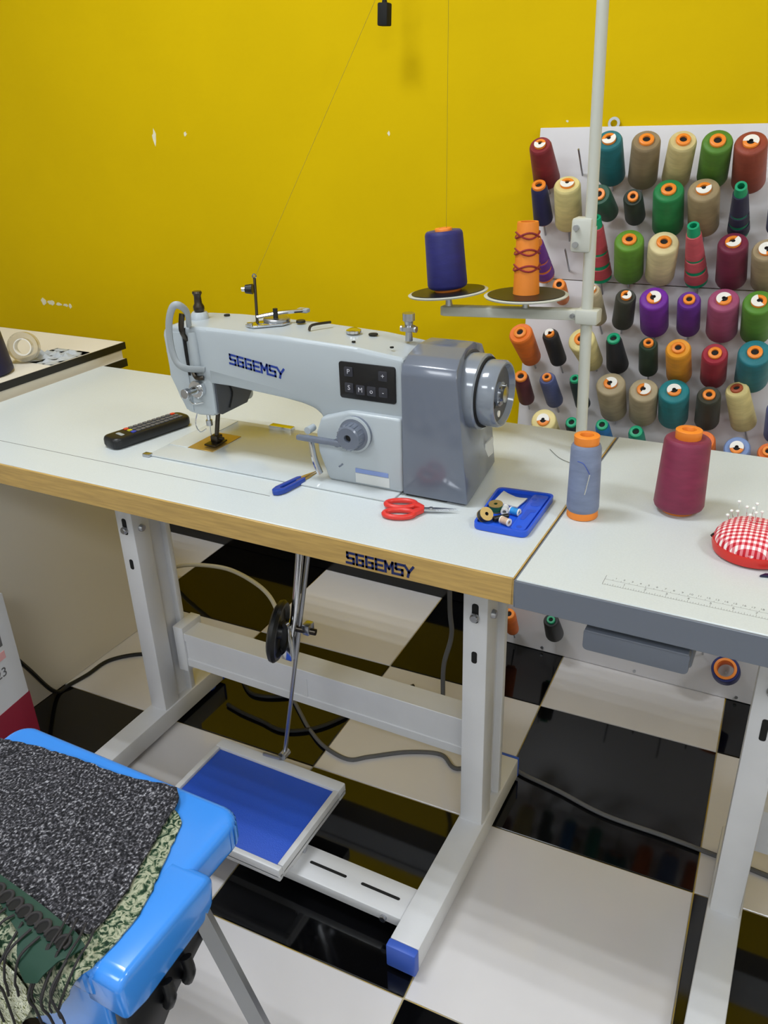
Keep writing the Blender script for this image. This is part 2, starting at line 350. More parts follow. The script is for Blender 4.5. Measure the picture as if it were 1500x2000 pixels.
# pedal bar between the feet, with long slots
bar=obj('pedal_bar',box(nb(),-.905,-.158,-.02,.048,.03,.052,.002),'steel',t)
for x in (-.37,-.262,-.6,-.72): obj('slot',prism(nb(),rrect(x-.002,x+.076,.012,.018,.003),.0006,mtx=Matrix.Translation((0,0,.0517))),'hole',bar,0)
obj('bolt',cyl(nb(),(-.2,-.019,.04),(-.2,-.027,.04),.006,seg=10),'bolt',bar)
# treadle pedal, tilted up at its far edge
pm=Matrix.Translation((-.508,-.064,.096))@Matrix.Rotation(R(0),4,'X')
def local(b): b.transform(pm); return b
b=nb(); box(b,-.178,.125,0,.235,-.012,-.006,.002)
for a in ((-.178,-.166,.0125,.2095),(.113,.125,.0125,.2095)): box(b,*a,-.02,.0078,.002)
for a in ((-.178,.125,0,.012),(-.178,.125,.21,.235)): box(b,*a,-.0205,.008,.003)
for v in b.verts: v.co=pm@v.co
ped=obj('pedal',b,'steel',t)
b=nb(); box(b,-.165,.112,.013,.209,-.006,.0025,.001)
for v in b.verts: v.co=pm@v.co
obj('pedal_mat',b,'pmat',ped)['label']='blue rubber pedal mat'
for x in (-.40,-.655):
    obj('pedal_bracket',box(nb(),x,x+.006,-.01,.035,.05,.078,.001),'steel',ped); obj('bolt',cyl(nb(),(x+.006,.02,.07),(x+.016,.02,.07),.006,seg=10),'bolt',ped)
# pull rod from pedal up under the top
rod=obj('pedal_rod',tube(nb(),[(-.533,.182,.115),(-.44,.23,.72)],.0042,10),'bolt',t)
obj('rod_joint',cyl(nb(),(-.533,.17,.112),(-.533,.19,.112),.009,seg=12),'bolt',rod); obj('rod_joint',cyl(nb(),(-.575,.165,.108),(-.533,.165,.112),.004,seg=8),'bolt',rod)
obj('rod_clamp',cyl(nb(),(-.505,.2,.42),(-.452,.21,.417),.0065,seg=10),'darkmetal',rod); obj('rod_clamp',box(nb(),-.478,-.462,.2,.222,.41,.432,.003),'bolt',rod)
# knee lifter with a round black pad
kl=obj('knee_lifter',tube(nb(),[(-.455,.2,.72),(-.468,.2,.58),(-.49,.2,.45),(-.5,.2,.405)],.0075,12),'chrome',t)
m=frame_to((-.519,.186,.415),Vector((-.519,.186,.415))+Vector((.92,.30,-.12)))[0]
b=nb(); lathe(b,[(0,-.012),(.05,-.012),(.059,-.007),(.061,0),(.056,.006),(.05,.006),(.044,.0),(.016,-.001),(.014,.008),(0,.008)],32,m)
obj('knee_pad',b,'blackpl',kl)['label']='round black knee pad'
b=nb(); box(b,-.522,-.496,.185,.215,.35,.43,.004); obj('knee_bracket',b,'chrome',kl); obj('bolt',cyl(nb(),(-.499,.186,.436),(-.499,.178,.436),.006,seg=10),'bolt',kl)
# drawer box under the top, out of the light
obj('oil_pan',box(nb(),-.72,-.28,.14,.36,.66,.715,.004),'blackpl',t)

# ------------------------------------------------------------------ second table
t=thing('work_table','white work table with grey front edge, printed ruler and grey drawer','table',(.3,.28,0)); TB=t
obj('tabletop',box(nb(),.0035,1.2,-.002,.548,TZ-.04,TZ,.0012,1),'top',t)
obj('edge_strip',box(nb(),.0035,1.2,-.006,-.0022,TZ-.04,TZ-.0008,.0008,1),'greyedge',t)['label']='grey front edge strip'
obj('side_edge',box(nb(),.0018,.0034,-.005,.548,TZ-.04,TZ-.001),'greyedge',t)
d=obj('drawer',box(nb(),.094,.222,.03,.26,.668,.715,.003),'greyedge',t)
b=nb(); prism(b,rrect(.09,.22,.668,.7,.006),.012,bev=.0012,mtx=XZ(.015)); box(b,.092,.218,.012,.03,.698,.7005); obj('drawer_front',b,'greyedge',d)
def leg2(x0,x1):
    b=nb(); box(b,x0,x1,.228,.275,.05,TZ-.04,.003); box(b,x0+.01,x1-.01,.274,.322,.05,TZ-.04); box(b,x0,x1,.32,.335,.05,TZ-.04,.003)
    l=obj('leg',b,'steel',t); xc=(x0+x1)/2
    obj('slot',prism(nb(),rrect(xc-.005,xc+.005,.435,.475,.004),.002,mtx=XZ(.2272)),'hole',l,0)
    obj('bolt',cyl(nb(),(xc,.2275,.527),(xc,.219,.527),.0085,.0075,12,.0015),'bolt',l)
    f=obj('foot',box(nb(),x0-.004,x1+.004,-.062,.43,.009,.058,.003),'steel',t)
    obj('end_cap',box(nb(),x0-.0045,x1+.0045,-.078,-.0615,.008,.0585,.003),'bluecap',f)
    for y in (-.045,.40): obj('foot_pad',cyl(nb(),(xc,y,0),(xc,y,.010),.02,.016,16),'bluecap',f)
leg2(.298,.345); leg2(1.06,1.105)
b=nb(); prism(b,[(YB,.15),(YB+.05,.15),(YB+.05,.153),(YB+.004,.156),(YB+.004,.236),(YB+.05,.237),(YB+.05,.24),(YB,.24)],.72,mtx=YZ(.343)); obj('cross_beam',b,'steel',t,30)
# ruler print: inch scale along the near line, centimetres above
b=nb(); z=TZ+.0001
def dash(x0,x1,y0,y1): box(b,x0,x1,y0,y1,TZ-.0002,z)
rx0=.104
dash(rx0,rx0+.56,.0315,.0319); dash(rx0,rx0+.56,.0448,.0451); dash(rx0-.0002,rx0+.0003,.0315,.055)
for k in range(0,22*8+1):
    L_=.0062 if k%8==0 else (.005 if k%4==0 else (.0038 if k%2==0 else .0028)); dash(rx0+k*.0254/8-.00018,rx0+k*.0254/8+.00018,.0315,.0315+L_)
for k in range(0,57):
    L_=.0042 if k%5==0 else .003; dash(rx0+k*.01-.0002,rx0+k*.01+.0002,.0448,.0448+L_)
for k in range(1,22): b.from_mesh(text_mesh(str(k),.0062,.0002,Matrix.Translation((rx0+k*.0254,.0405,TZ))))
for k in range(1,56): b.from_mesh(text_mesh(str(k),.0052,.0002,Matrix.Translation((rx0+k*.01+.003,.0515,TZ))))
obj('ruler_print',b,'print',t,0)['label']='printed ruler scale'

# ------------------------------------------------------------------ neighbouring cabinet table on the left
t=thing('cabinet_table','white cabinet table with black edges beside the sewing table, far left','table',(-1.7,.1,0))
obj('tabletop',box(nb(),-2.25,-1.248,-.5,.631,.7815,.798,.001,1),'cab',t)
b=nb(); box(b,-1.248,-1.246,-.5,.633,.7805,.7975); box(b,-2.25,-1.2481,.631,.633,.7805,.7975); obj('edge_strip',b,'blackedge',t,0)
obj('under_board',box(nb(),-2.23,-1.251,-.48,.622,.7570,.7814),'cab',t,0)
obj('under_board',box(nb(),-2.24,-1.2485,-.49,.627,.738,.7568),'cab',t,0)
obj('edge_strip',box(nb(),-1.2485,-1.2452,-.49,.629,.7375,.7568),'blackedge',t,0)
obj('side_panel',box(nb(),-1.281,-1.263,-.46,.56,.0005,.738,.001,1),'cab',t)
obj('side_panel',box(nb(),-2.22,-2.202,-.46,.56,.0005,.738,.001,1),'cab',t); obj('back_panel',box(nb(),-2.202,-1.281,.54,.556,.02,.738),'cab',t)
# things on it
b=nb(); lathe(b,[(0,0),(.062,0),(.068,.006),(.056,.098),(.0555,.0985),(0,.0985)],32)
jar=thing('container','navy and grey tapered container at the left frame edge on the cabinet table','container',(-1.345,.29,.7985))
o=obj('lower_body',b,'navy',jar,40,False); b=nb(); lathe(b,[(0,.0988),(.0555,.0988),(.045,.175),(.04,.18),(0,.18)],32); obj('upper_body',b,'greypl',jar,40,False)
m=Matrix.Translation((-1.33,.402,.8335))@Matrix.Rotation(R(35),4,'Z')@Matrix.Rotation(R(78),4,'X')
tp=thing('tape_roll','roll of clear tape standing on the cabinet table beside the navy container','tape',mtx=m)
b=nb(); lathe(b,[(.02,-.012),(.034,-.012),(.034,.012),(.02,.012)],32,None,True); obj('tape',b,'clear',tp,40,False)
b=nb(); lathe(b,[(.0175,-.0125),(.0198,-.0125),(.0198,.0125),(.0175,.0125)],32,None,True); obj('core',b,'white',tp,40,False)
b=nb(); n=14
vv=[[b.verts.new((-1.36+.11*i/n,.40+.12*j/n,.7992+.022*max(0,noise.noise(Vector((i*.45,j*.5,3))))*math.sin(math.pi*i/n)*math.sin(math.pi*j/n)*2)) for j in range(n+1)] for i in range(n+1)]
for i in range(n):
    for j in range(n): b.faces.new((vv[i][j],vv[i+1][j],vv[i+1][j+1],vv[i][j+1]))
bmesh.ops.solidify(b,geom=b.faces[:],thickness=.0004)
single('plastic_wrap',b,'film','crumpled clear plastic wrap lying on the cabinet table by the tape roll','plastic wrap',(-1.30,.46,.7985),smooth=0)

# ------------------------------------------------------------------ sewing machine
sm=thing('sewing_machine','white and grey industrial sewing machine set in the table','sewing machine',(-.42,.25,TZ))
b=nb(); box(b,-.728,-.245,.133,.343,TZ+.0003,TZ+.0035,.0015); bed=obj('bed',b,'bed',sm)
obj('slide_plate',box(nb(),-.726,-.682,.186,.338,TZ+.0033,TZ+.0045,.0004,1),'bed',bed)
obj('slide_plate',box(nb(),-.6815,-.625,.186,.27,TZ+.0033,TZ+.0047,.0004,1),'brass',bed)
obj('hinge',box(nb(),-.735,-.72,.126,.137,TZ+.0003,TZ+.006,.001),'bolt',bed)
for x in (-.61,-.36): obj('hinge',box(nb(),x,x+.05,.337,.352,TZ+.0005,TZ+.006,.001),'chrome',bed)
# casting: head, arm and column in one outline
head_l=arc(-.672,.965,.02,90,180,5)
outline=[(-.24,.7645),(-.374,.7645),(-.386,.79),(-.393,.83)]+[(-.3935-.0,.842),(-.4,.858),(-.412,.869),(-.43,.876)]+[(-.52,.887),(-.598,.893),(-.598,.842),(-.604,.836),(-.636,.834),(-.66,.837),(-.676,.862),(-.69,.9),(-.692,.94)]+arc(-.675,.968,.018,180,90,4)+[(-.60,.9875),(-.45,.986),(-.32,.981),(-.24,.972)]
b=nb(); prism(b,outline[::-1],.112,bev=.006,seg=3,mtx=XZ(.176))
# arched top toward the back, inward slope under the crease
for v in b.verts:
    if v.co.z>.955 and v.co.x>-.68: v.co.z+=.010*math.sin(math.pi*min(1,max(0,(v.co.y-.176)/.112)))*min(1,(v.co.x+.7)/.1)
cn=Vector((.12,0,1)).normalized(); cp=Vector((-.6,0,.918))
bmesh.ops.bisect_plane(b,geom=b.verts[:]+b.edges[:]+b.faces[:],plane_co=cp,plane_no=cn)
bmesh.ops.bisect_plane(b,geom=b.verts[:]+b.edges[:]+b.faces[:],plane_co=(-.6,0,0),plane_no=(1,0,0))
bmesh.ops.bisect_plane(b,geom=b.verts[:]+b.edges[:]+b.faces[:],plane_co=(-.395,0,0),plane_no=(1,0,0))
for v in b.verts:
    dd=-(v.co-cp).dot(cn)
    if v.co.y<.2 and dd>.0005 and -.5995<v.co.x<-.24: v.co.y+=.022*min(1,dd/.028)
obj('arm',b,'castW',sm,22)
b=nb(); prism(b,[(-.24,.764),(-.373,.764),(-.39,.81),(-.392,.842),(-.382,.868),(-.33,.885),(-.24,.885)][::-1],.175,bev=.005,seg=3,mtx=XZ(.1655)); obj('column',b,'castW',sm,50)
# dark lower right side of the head
b=nb(); prism(b,[(.182,.893),(.182,.842),(.19,.837),(.262,.837),(.284,.86),(.288,.893)],.004,mtx=YZ(-.6)); obj('head_side_cover',b,'castD',sm)
obj('cover_groove',tube(nb(),[(-.5955,.21,.89),(-.5955,.222,.868),(-.5955,.21,.843)],.0018,8,4),'hole',sm)
# grey motor cover
prof=[(.1655,.7635),(.1655,.955),(.171,.967),(.19,.978),(.225,.9855),(.27,.984),(.315,.97),(.335,.94),(.34,.9),(.34,.7635)]
b=nb(); prism(b,prof,.108,bev=.003,seg=2,mtx=YZ(-.2395))
for v in b.verts:
    if v.co.x>-.18: v.co.x+=-.02*(v.co.z-.7635)/.2-.022*(v.co.y-.1655)/.175
mc=obj('motor_cover',b,'castG',sm,35)
obj('cover_base',box(nb(),-.236,-.168,.17,.333,TZ+.0002,TZ+.0042),'blackpl',sm,0)
obj('rating_label',box(nb(),-.1535,-.1510,.285,.322,.788,.816),'lightlabel',mc,0)
# hand wheel
wx,wy,wz=-.104,.235,.9195
m=Matrix.Translation((0,wy,wz))@Matrix.Rotation(R(90),4,'Y')
def wl(prof,seg=48,closed=False): return lathe(nb(),prof,seg,m,closed)
hw=obj('hand_wheel',wl([(.0,-.131),(.0485,-.131),(.0495,-.128),(.0495,-.108),(.047,-.104),(.0445,-.104),(.041,-.112),(.018,-.1145),(.018,-.109),(0,-.109)]),'wheel',sm,35)
obj('wheel_collar',wl([(0,-.185),(.0555,-.185),(.0565,-.165),(.0565,-.1345),(.054,-.1325),(0,-.1325)]),'wheel',sm,35)
obj('wheel_face_shade',wl([(0,-.1143),(.040,-.1128),(.0408,-.1118),(.019,-.114),(0,-.114)]),'castD',sm,35)  # darker grey disc paints in the shade on the wheel's unlit face
obj('wheel_gap',wl([(0,-.1335),(.0525,-.1335),(.0525,-.13),(0,-.13)]),'hole',sm,35)
obj('wheel_recess',wl([(.057,-.178),(.061,-.178),(.061,-.158),(.057,-.158)],48,True),'castD',sm)
obj('hub',wl([(0,-.1092),(.012,-.1092),(.012,-.102),(.006,-.1),(0,-.1)],20),'bolt',hw)
for a in (40,130,220,310): 
    y=wy+.0145*math.cos(R(a)); z=wz+.0145*math.sin(R(a)); obj('screw',cyl(nb(),(-.1145,y,z),(-.106,y,z),.003,seg=10),'chrome',hw)
y=wy+.0; z=wz-.031; obj('reflector',cyl(nb(),(-.114,y,z),(-.1115,y,z),.005,seg=14),'white',hw)
y=wy-.02; z=wz-.012; obj('wheel_hole',cyl(nb(),(-.114,y,z),(-.1118,y,z),.005,seg=14),'hole',hw)
# print and control panel
FY=.1765
obj('logo',logo(nb(),.108,.0155,XZ(FY-.0012)@Matrix(((1,0,0,-.556),(-.135,1,0,.9345),(0,0,1,0),(0,0,0,1))),.0006),'ink',sm,0)['label']='blue lettering SGGEMSY'
pn=obj('control_panel',prism(nb(),rrect(-.348,-.252,.9035,.9605,.004),.004,bev=.0008,mtx=XZ(FY-.003)),'panel',sm)
def btn(x,z,sym):
    bt=obj('button',prism(nb(),rrect(x-.0075,x+.0075,z-.0075,z+.0075,.002),.0012,bev=.0003,mtx=XZ(FY-.0040)),'button',pn)
    # glyph
    me=text_mesh(sym,.0105,.0003,Matrix.Translation((x,FY-.0043,z))@Matrix.Rotation(R(90),4,'X'))
    obj('button_symbol',me,'sign',bt,0)
for x,z,s in ((-.331,.946,'P'),(-.331,.921,'S'),(-.3115,.9195,'M'),(-.2925,.9195,'o'),(-.2725,.945,'+'),(-.2725,.920,'-')): btn(x,z,s)
# stitch dial
m2=Matrix.Translation((-.318,.1655,.852))@Matrix.Rotation(R(90),4,'X')
dl=obj('stitch_dial',lathe(nb(),[(0,-.001),(.028,-.001),(.028,.006),(.0255,.009),(.021,.010),(.0195,.026),(.017,.028),(.006,.028),(.005,.022),(0,.022)],36,m2),'castG',sm,35)
obj('dial_ring',lathe(nb(),[(.0255,.0055),(.0285,.0055),(.0285,.0085),(.0255,.0092)],36,m2,True),'castW',dl)
obj('dial_hole',lathe(nb(),[(0,.0222),(.0048,.0222),(.0048,.0235),(0,.0235)],16,m2),'hole',dl)
for k in range(18):
    a=2*math.pi*k/18; c=m2@Vector((.0205*math.cos(a),.0205*math.sin(a),.012)); e=m2@Vector((.0196*math.cos(a),.0196*math.sin(a),.0255)); obj('grip_rib',tube(nb(),[c,e],.0011,6),'castG',dl)
# reverse lever
obj('reverse_lever',box(nb(),-.418,-.335,.145,.157,.832,.841,.003),'castG',sm)
obj('lever_arm',tube(nb(),[(-.40,.162,.832),(-.393,.158,.80),(-.385,.16,.775)],.004,10,4,rx=.007),'chrome',sm)
obj('lever_pivot',cyl(nb(),(-.345,.15,.8365),(-.345,.17,.8365),.007,seg=14),'castG',sm); obj('lever_pivot',cyl(nb(),(-.403,.158,.846),(-.403,.176,.846),.006,seg=14),'castW',sm)
b=nb(); box(b,-.322,-.262,.1645,.1657,.769,.785); obj('spec_plate',b,'lightlabel',sm,0); b=nb(); box(b,-.322,-.264,.1645,.1657,.786,.793); obj('spec_plate',b,'bluelabel',sm,0)
obj('slot_mark',tube(nb(),[(-.352,.1652,.79),(-.345,.1652,.796)],.0014,6),'castG',sm)
# top fittings
def knob(pts,mtl,name): obj(name,lathe(nb(),pts[1],20,Matrix.Translation(pts[0])),mtl,sm)
knob(((-.266,.25,.981),[(0,0),(.006,0),(.005,.014),(.011,.016),(.011,.022),(.006,.024),(.007,.03),(.0095,.031),(.0095,.042),(0,.042)]),'bolt','oil_cap')
for a in (-.013,.013): obj('wing',cyl(nb(),(-.266+a*.6,.25,.999),(-.266+a,.25,.999),.005,seg=10),'bolt',sm)
knob(((-.657,.235,.986),[(0,0),(.016,0),(.0145,.01),(.012,.013),(0,.013)]),'castW','knob_boss')
knob(((-.657,.235,.9985),[(0,0),(.0075,0),(.0095,.005),(.0095,.010),(.0066,.015),(.006,.027),(.0085,.032),(.0075,.035),(0,.035)]),'darkmetal','pressure_knob')
knob(((-.36,.245,.9865),[(0,0),(.0125,0),(.012,.004),(.006,.007),(0,.007)]),'chrome','oil_window')
knob(((-.328,.25,.9845),[(0,0),(.0075,0),(.0075,.0018),(0,.0018)]),'hole','oil_hole'); knob(((-.468,.26,.9905),[(0,0),(.008,0),(.0075,.0035),(0,.0035)]),'blackpl','rubber_plug')
knob(((-.62,.262,.9895),[(0,0),(.0055,0),(.005,.002),(0,.002)]),'hole','oil_hole'); knob(((-.335,.2,.984),[(0,0),(.003,0),(.003,.0018),(0,.0018)]),'hole','oil_hole'); knob(((-.27,.2,.9815),[(0,0),(.003,0),(.003,.0018),(0,.0018)]),'hole','oil_hole')
obj('thread_hook',tube(nb(),[(-.43,.225,.988),(-.428,.232,.9955),(-.412,.262,.995)],.0022,8,4),'darkmetal',sm)
# thread post with bobbin winder behind it
tpost=obj('thread_post',cyl(nb(),(-.53,.225,.988),(-.538,.24,1.062),.0024,seg=10),'darkmetal',sm)
obj('post_eye',lathe(nb(),[(.0022,-.001),(.0042,-.001),(.0042,.001),(.0022,.001)],14,Matrix.Translation((-.5385,.2405,1.064))@Matrix.Rotation(R(70),4,'X'),True),'chrome',tpost)
obj('tension_disc',cyl(nb(),(-.541,.236,1.044),(-.552,.232,1.044),.0085,.007,16),'blackpl',tpost); obj('tension_nut',cyl(nb(),(-.552,.232,1.044),(-.558,.23,1.044),.004,seg=10),'chrome',tpost)
bw=obj('winder_plate',prism(nb(),[(-.54,.205),(-.52,.2),(-.485,.232),(-.482,.25),(-.49,.262),(-.51,.262),(-.535,.232)],.004,bev=.001,mtx=Matrix.Translation((0,0,.9895))),'chrome',sm)
obj('winder_wheel',cyl(nb(),(-.505,.245,.9935),(-.505,.245,.9985),.022,seg=28,bev=.001),'bolt',bw); obj('winder_spindle',cyl(nb(),(-.505,.243,.998),(-.505,.243,1.014),.004,seg=12),'blackpl',bw)
obj('winder_arm',tube(nb(),[(-.532,.228,1.001),(-.50,.25,1.006),(-.468,.275,1.007)],.0035,8,4),'chrome',bw); obj('winder_tip',box(nb(),-.482,-.462,.27,.282,1.003,1.01,.002),'greypl',bw); obj('winder_screw',cyl(nb(),(-.53,.205,.993),(-.53,.205,.997),.005,seg=12),'bolt',bw)
# head front: guard loop, tension unit, screws, needle bar, presser foot
obj('lever_guard',tube(nb(),[(-.632,.176,.99),(-.626,.168,1.014),(-.628,.154,1.028),(-.637,.148,1.025),(-.647,.146,1.0),(-.65,.146,.965),(-.645,.147,.938),(-.632,.152,.925),(-.612,.176,.918)],.0036,10,6,rx=.006),'greypl',sm)
obj('guard_slot',box(nb(),-.648,-.642,.1745,.178,.905,.985),'hole',sm,0); obj('take_up_lever',tube(nb(),[(-.642,.178,.965),(-.638,.163,.985),(-.634,.165,1.012)],.0032,8,4,rx=.005),'darkmetal',sm)
obj('face_plate',prism(nb(),[(-.686,.9),(-.66,.843),(-.645,.841),(-.646,.9),(-.65,.978),(-.684,.976)],.0025,bev=.0008,mtx=XZ(.174)),'castW',sm)
obj('front_bulge',tube(nb(),[(-.628,.176,.98),(-.626,.174,.95),(-.626,.176,.915)],.008,12,4),'castW',sm)
tu=obj('tension_unit',cyl(nb(),(-.628,.176,.884),(-.628,.166,.884),.015,seg=24,bev=.001),'chrome',sm)
obj('tension_spring',cyl(nb(),(-.628,.166,.884),(-.629,.148,.884),.0075,.0055,18),'chrome',tu); obj('tension_knob',cyl(nb(),(-.629,.148,.884),(-.629,.138,.884),.0085,seg=18,bev=.001),'bolt',tu)
obj('check_spring',tube(nb(),[(-.64,.172,.885),(-.649,.162,.878),(-.653,.158,.868)],.0016,8,4),'chrome',tu); obj('thread_guide',tube(nb(),[(-.634,.174,.912),(-.624,.168,.905),(-.612,.172,.905)],.004,8,3),'darkmetal',tu)
obj('thread_guide',tube(nb(),[(-.65,.174,.862),(-.637,.166,.858),(-.622,.174,.86)],.0014,8,3),'chrome',tu)
obj('needle_bar',cyl(nb(),(-.648,.214,.84),(-.648,.214,.806),.0036,seg=12),'chrome',sm); obj('needle_clamp',cyl(nb(),(-.648,.214,.812),(-.648,.214,.802),.0058,seg=12),'bolt',sm); obj('needle',cyl(nb(),(-.648,.214,.804),(-.648,.214,.768),.0012,.0004,8),'chrome',sm)
obj('presser_bar',cyl(nb(),(-.632,.226,.84),(-.64,.22,.782),.004,seg=12),'darkmetal',sm)
b=nb(); box(b,-.655,-.63,.2,.236,.7665,.77,.0012); box(b,-.65,-.634,.212,.23,.769,.783,.003); cyl(b,(-.634,.22,.777),(-.626,.22,.777),.0035,seg=10); obj('presser_foot',b,'darkmetal',sm)
obj('finger_guard',tube(nb(),[(-.66,.205,.838),(-.664,.196,.81),(-.655,.194,.795),(-.645,.2,.8)],.0012,6,4),'chrome',sm)

# ------------------------------------------------------------------ thread stand
ts=thing('thread_stand','white two-spool thread stand on a tall pole at the table back','thread stand',(-.039,.45,TZ))
obj('pole',tube(nb(),[(-.039,.45,TZ+.0003),(-.0505,.45,1.13)],.0092,18),'standpaint',ts); obj('pole',tube(nb(),[(-.0505,.45,1.10),(-.066,.45,1.78)],.0086,18),'standpaint',ts)
obj('base_nut',cyl(nb(),(-.039,.45,TZ+.0003),(-.039,.45,TZ+.012),.017,seg=6),'bolt',ts)
cl=obj('pole_clamp',box(nb(),-.078,-.046,.436,.464,1.092,1.143,.005),'standpaint',ts)
for z in (1.104,1.129): obj('screw',cyl(nb(),(-.069,.436,z),(-.069,.431,z),.0045,seg=12),'bolt',cl)
b=nb(); prism(b,[(-.3,.4435),(-.292,.438),(-.03,.438),(-.03,.462),(-.292,.462),(-.3,.4565)],.016,bev=.002,mtx=Matrix.Translation((0,0,.976)))
for v in b.verts: v.co.z+=.012*(v.co.x+.3)/.26
sa=obj('spool_arm',b,'standpaint',ts); obj('arm_collar',box(nb(),-.062,-.026,.434,.466,.982,1.005,.003),'standpaint',ts); obj('screw',cyl(nb(),(-.066,.437,.995),(-.066,.431,.995),.0035,seg=10),'bolt',sa)
def disc(x,z,tilt):
    m=Matrix.Translation((x,.45,z))@Matrix.Rotation(R(tilt),4,'Y')
    d_=obj('spool_disc',lathe(nb(),[(0,-.006),(.012,-.006),(.02,-.002),(.067,.0005),(.069,.003),(.067,.004),(0,.004)],40,m),'standpaint',ts); obj('disc_pad',lathe(nb(),[(0,.0036),(.063,.0036),(.063,.0052),(0,.0052)],40,m),'blackpl',d_)
    obj('spool_pin',lathe(nb(),[(0,-.026),(.007,-.026),(.0045,-.005),(.0045,.06),(0,.06)],14,m),'bolt',ts)
    return m
mA=disc(-.288,1.013,-5); mB=disc(-.149,1.017,-1)
# upper guide arms, above the picture frame
ga=obj('guide_arm',tube(nb(),[(-.064,.45,1.70),(-.3,.45,1.70)],.005,10),'bolt',ts)
for x in (-.288,-.149): obj('guide_eye',lathe(nb(),[(.005,-.001),(.008,-.001),(.008,.001),(.005,.001)],16,Matrix.Translation((x,.45,1.69)),True),'bolt',ga)
# threads running up to the guides
single('sewing_thread',tube(nb(),[(-.292,.45,1.12),(-.288,.45,1.69)],.00035,5),mat('olive_thread','8c7a10',.7),'thin thread rising straight from the navy cone to the guide','thread',(-.29,.45,1.12))
single('sewing_thread',tube(nb(),[(-.288,.45,1.69),(-.30,.44,1.62),(-.537,.242,1.064)],.00035,5),mat('olive_thread','8c7a10',.7),'thin thread slanting from the guide down to the machine post','thread',(-.4,.35,1.3))

# ------------------------------------------------------------------ thread cones
def spool(name,label,B,T,rb,rt,col,core,sticker,group,style='cone',core_r=None,core_h=None,base_r=None):
    m,L=frame_to(B,T)
    s=thing(name,label,'thread cone',group=group,mtx=m)
    cm={'0':'green','f':'orange','e':'orange','c':'straw'}[core[0]]
    tm=thread_mat(col)
    if style=='tube':       # slender bare cone, thin thread
        b=nb(); lathe(b,[(rb*.86,0),(rb,.0),(rt,L*.9),(rt*.9,L),(rt*.55,L),(rt*.5,L*.9),(rb*.8,0)],24); obj('cone_core',b,cm,s,40,False)
        segs=[(.05,.22,col),(.27,.44,col),(.47,.86,col)] 
        for a,c,cc in segs:
            r=lambda k:rb+(rt-rb)*k/.9
            b=nb(); lathe(b,[(r(a)*.98,L*a),(r(a)+.0018,L*(a+.01)),(r(c)+.0018,L*(c-.01)),(r(c)*.98,L*c)],24); obj('thread',b,tm,s,40,False)
        return s
    if style=='ring':
        b=nb(); lathe(b,[(rb*.62,0),(rb*.95,0),(rb,.004),(rt,L-.004),(rt*.95,L),(rt*.8,L),(rt*.78,L-.003),(rt*.62,L-.002)],32,None,True); obj('thread',b,tm,s,40,False)
        b=nb(); lathe(b,[(rt*.6,-.004),(rt*.63,-.004),(rt*.78,L),(rt*.8,L+.003),(rt*.62,L+.004),(rt*.58,L)],32,None,True); obj('cone_core',b,cm,s,40,False)
        return s
    rc=max(.0105,min(.0145,rt*.56)); rh=rc*.5
    if rt<.0165: rc=rt*.92; rh=rc*.5
    if core_r: rc=core_r; rh=rc*.52
    cb=.07*L if base_r is None else .1*L
    b=nb(); lathe(b,[(0,cb*.6),(rb*.82,cb*.6),(rb*.96,cb),(rb,cb+.004),(rt+.0015,L-.006),(rt,L-.002),(rt*.93,L),(rc*.9,L-.0005),(rc*.5,L-.002),(0,L-.002)],30); obj('thread',b,tm,s,50,False)
    ht=core_h or (.0045 if rt>.02 else .006)
    b=nb(); lathe(b,[(rh*.9,L-.02),(rc*.97,L-.003),(rc,L+ht-.001),(rc*.93,L+ht),(rh*1.05,L+ht),(rh,L+ht-.001)],26,None,True); k=obj('cone_core',b,cm,s,50,False)
    b=nb(); lathe(b,[(0,-.0005),((base_r or rb*.68)-.001,-.0005),((base_r or rb*.68),.001),((base_r or rb*.68)*.96,cb*.9),(0,cb*.9)],26); obj('cone_base',b,cm,s,50,False)
    b=nb(); lathe(b,[(0,L+.0002),(rh,L+.0002),(rh,L+.001),(0,L+.001)],18); obj('core_hole',b,'hole',k,40,False)
    if sticker:
        a0=random.uniform(0,360); n=14
        poly=[(rc*.98*math.cos(R(a0+210*i/n)),rc*.98*math.sin(R(a0+210*i/n))) for i in range(n+1)]+[(rh*.55*math.cos(R(a0+210*i/n)),rh*.55*math.sin(R(a0+210*i/n))) for i in range(n,-1,-1)]
        b=nb(); prism(b,poly,.0006,mtx=Matrix.Translation((0,0,L+ht+.0001))); obj('paper_seal',b,'white',k,0,False)
    return s
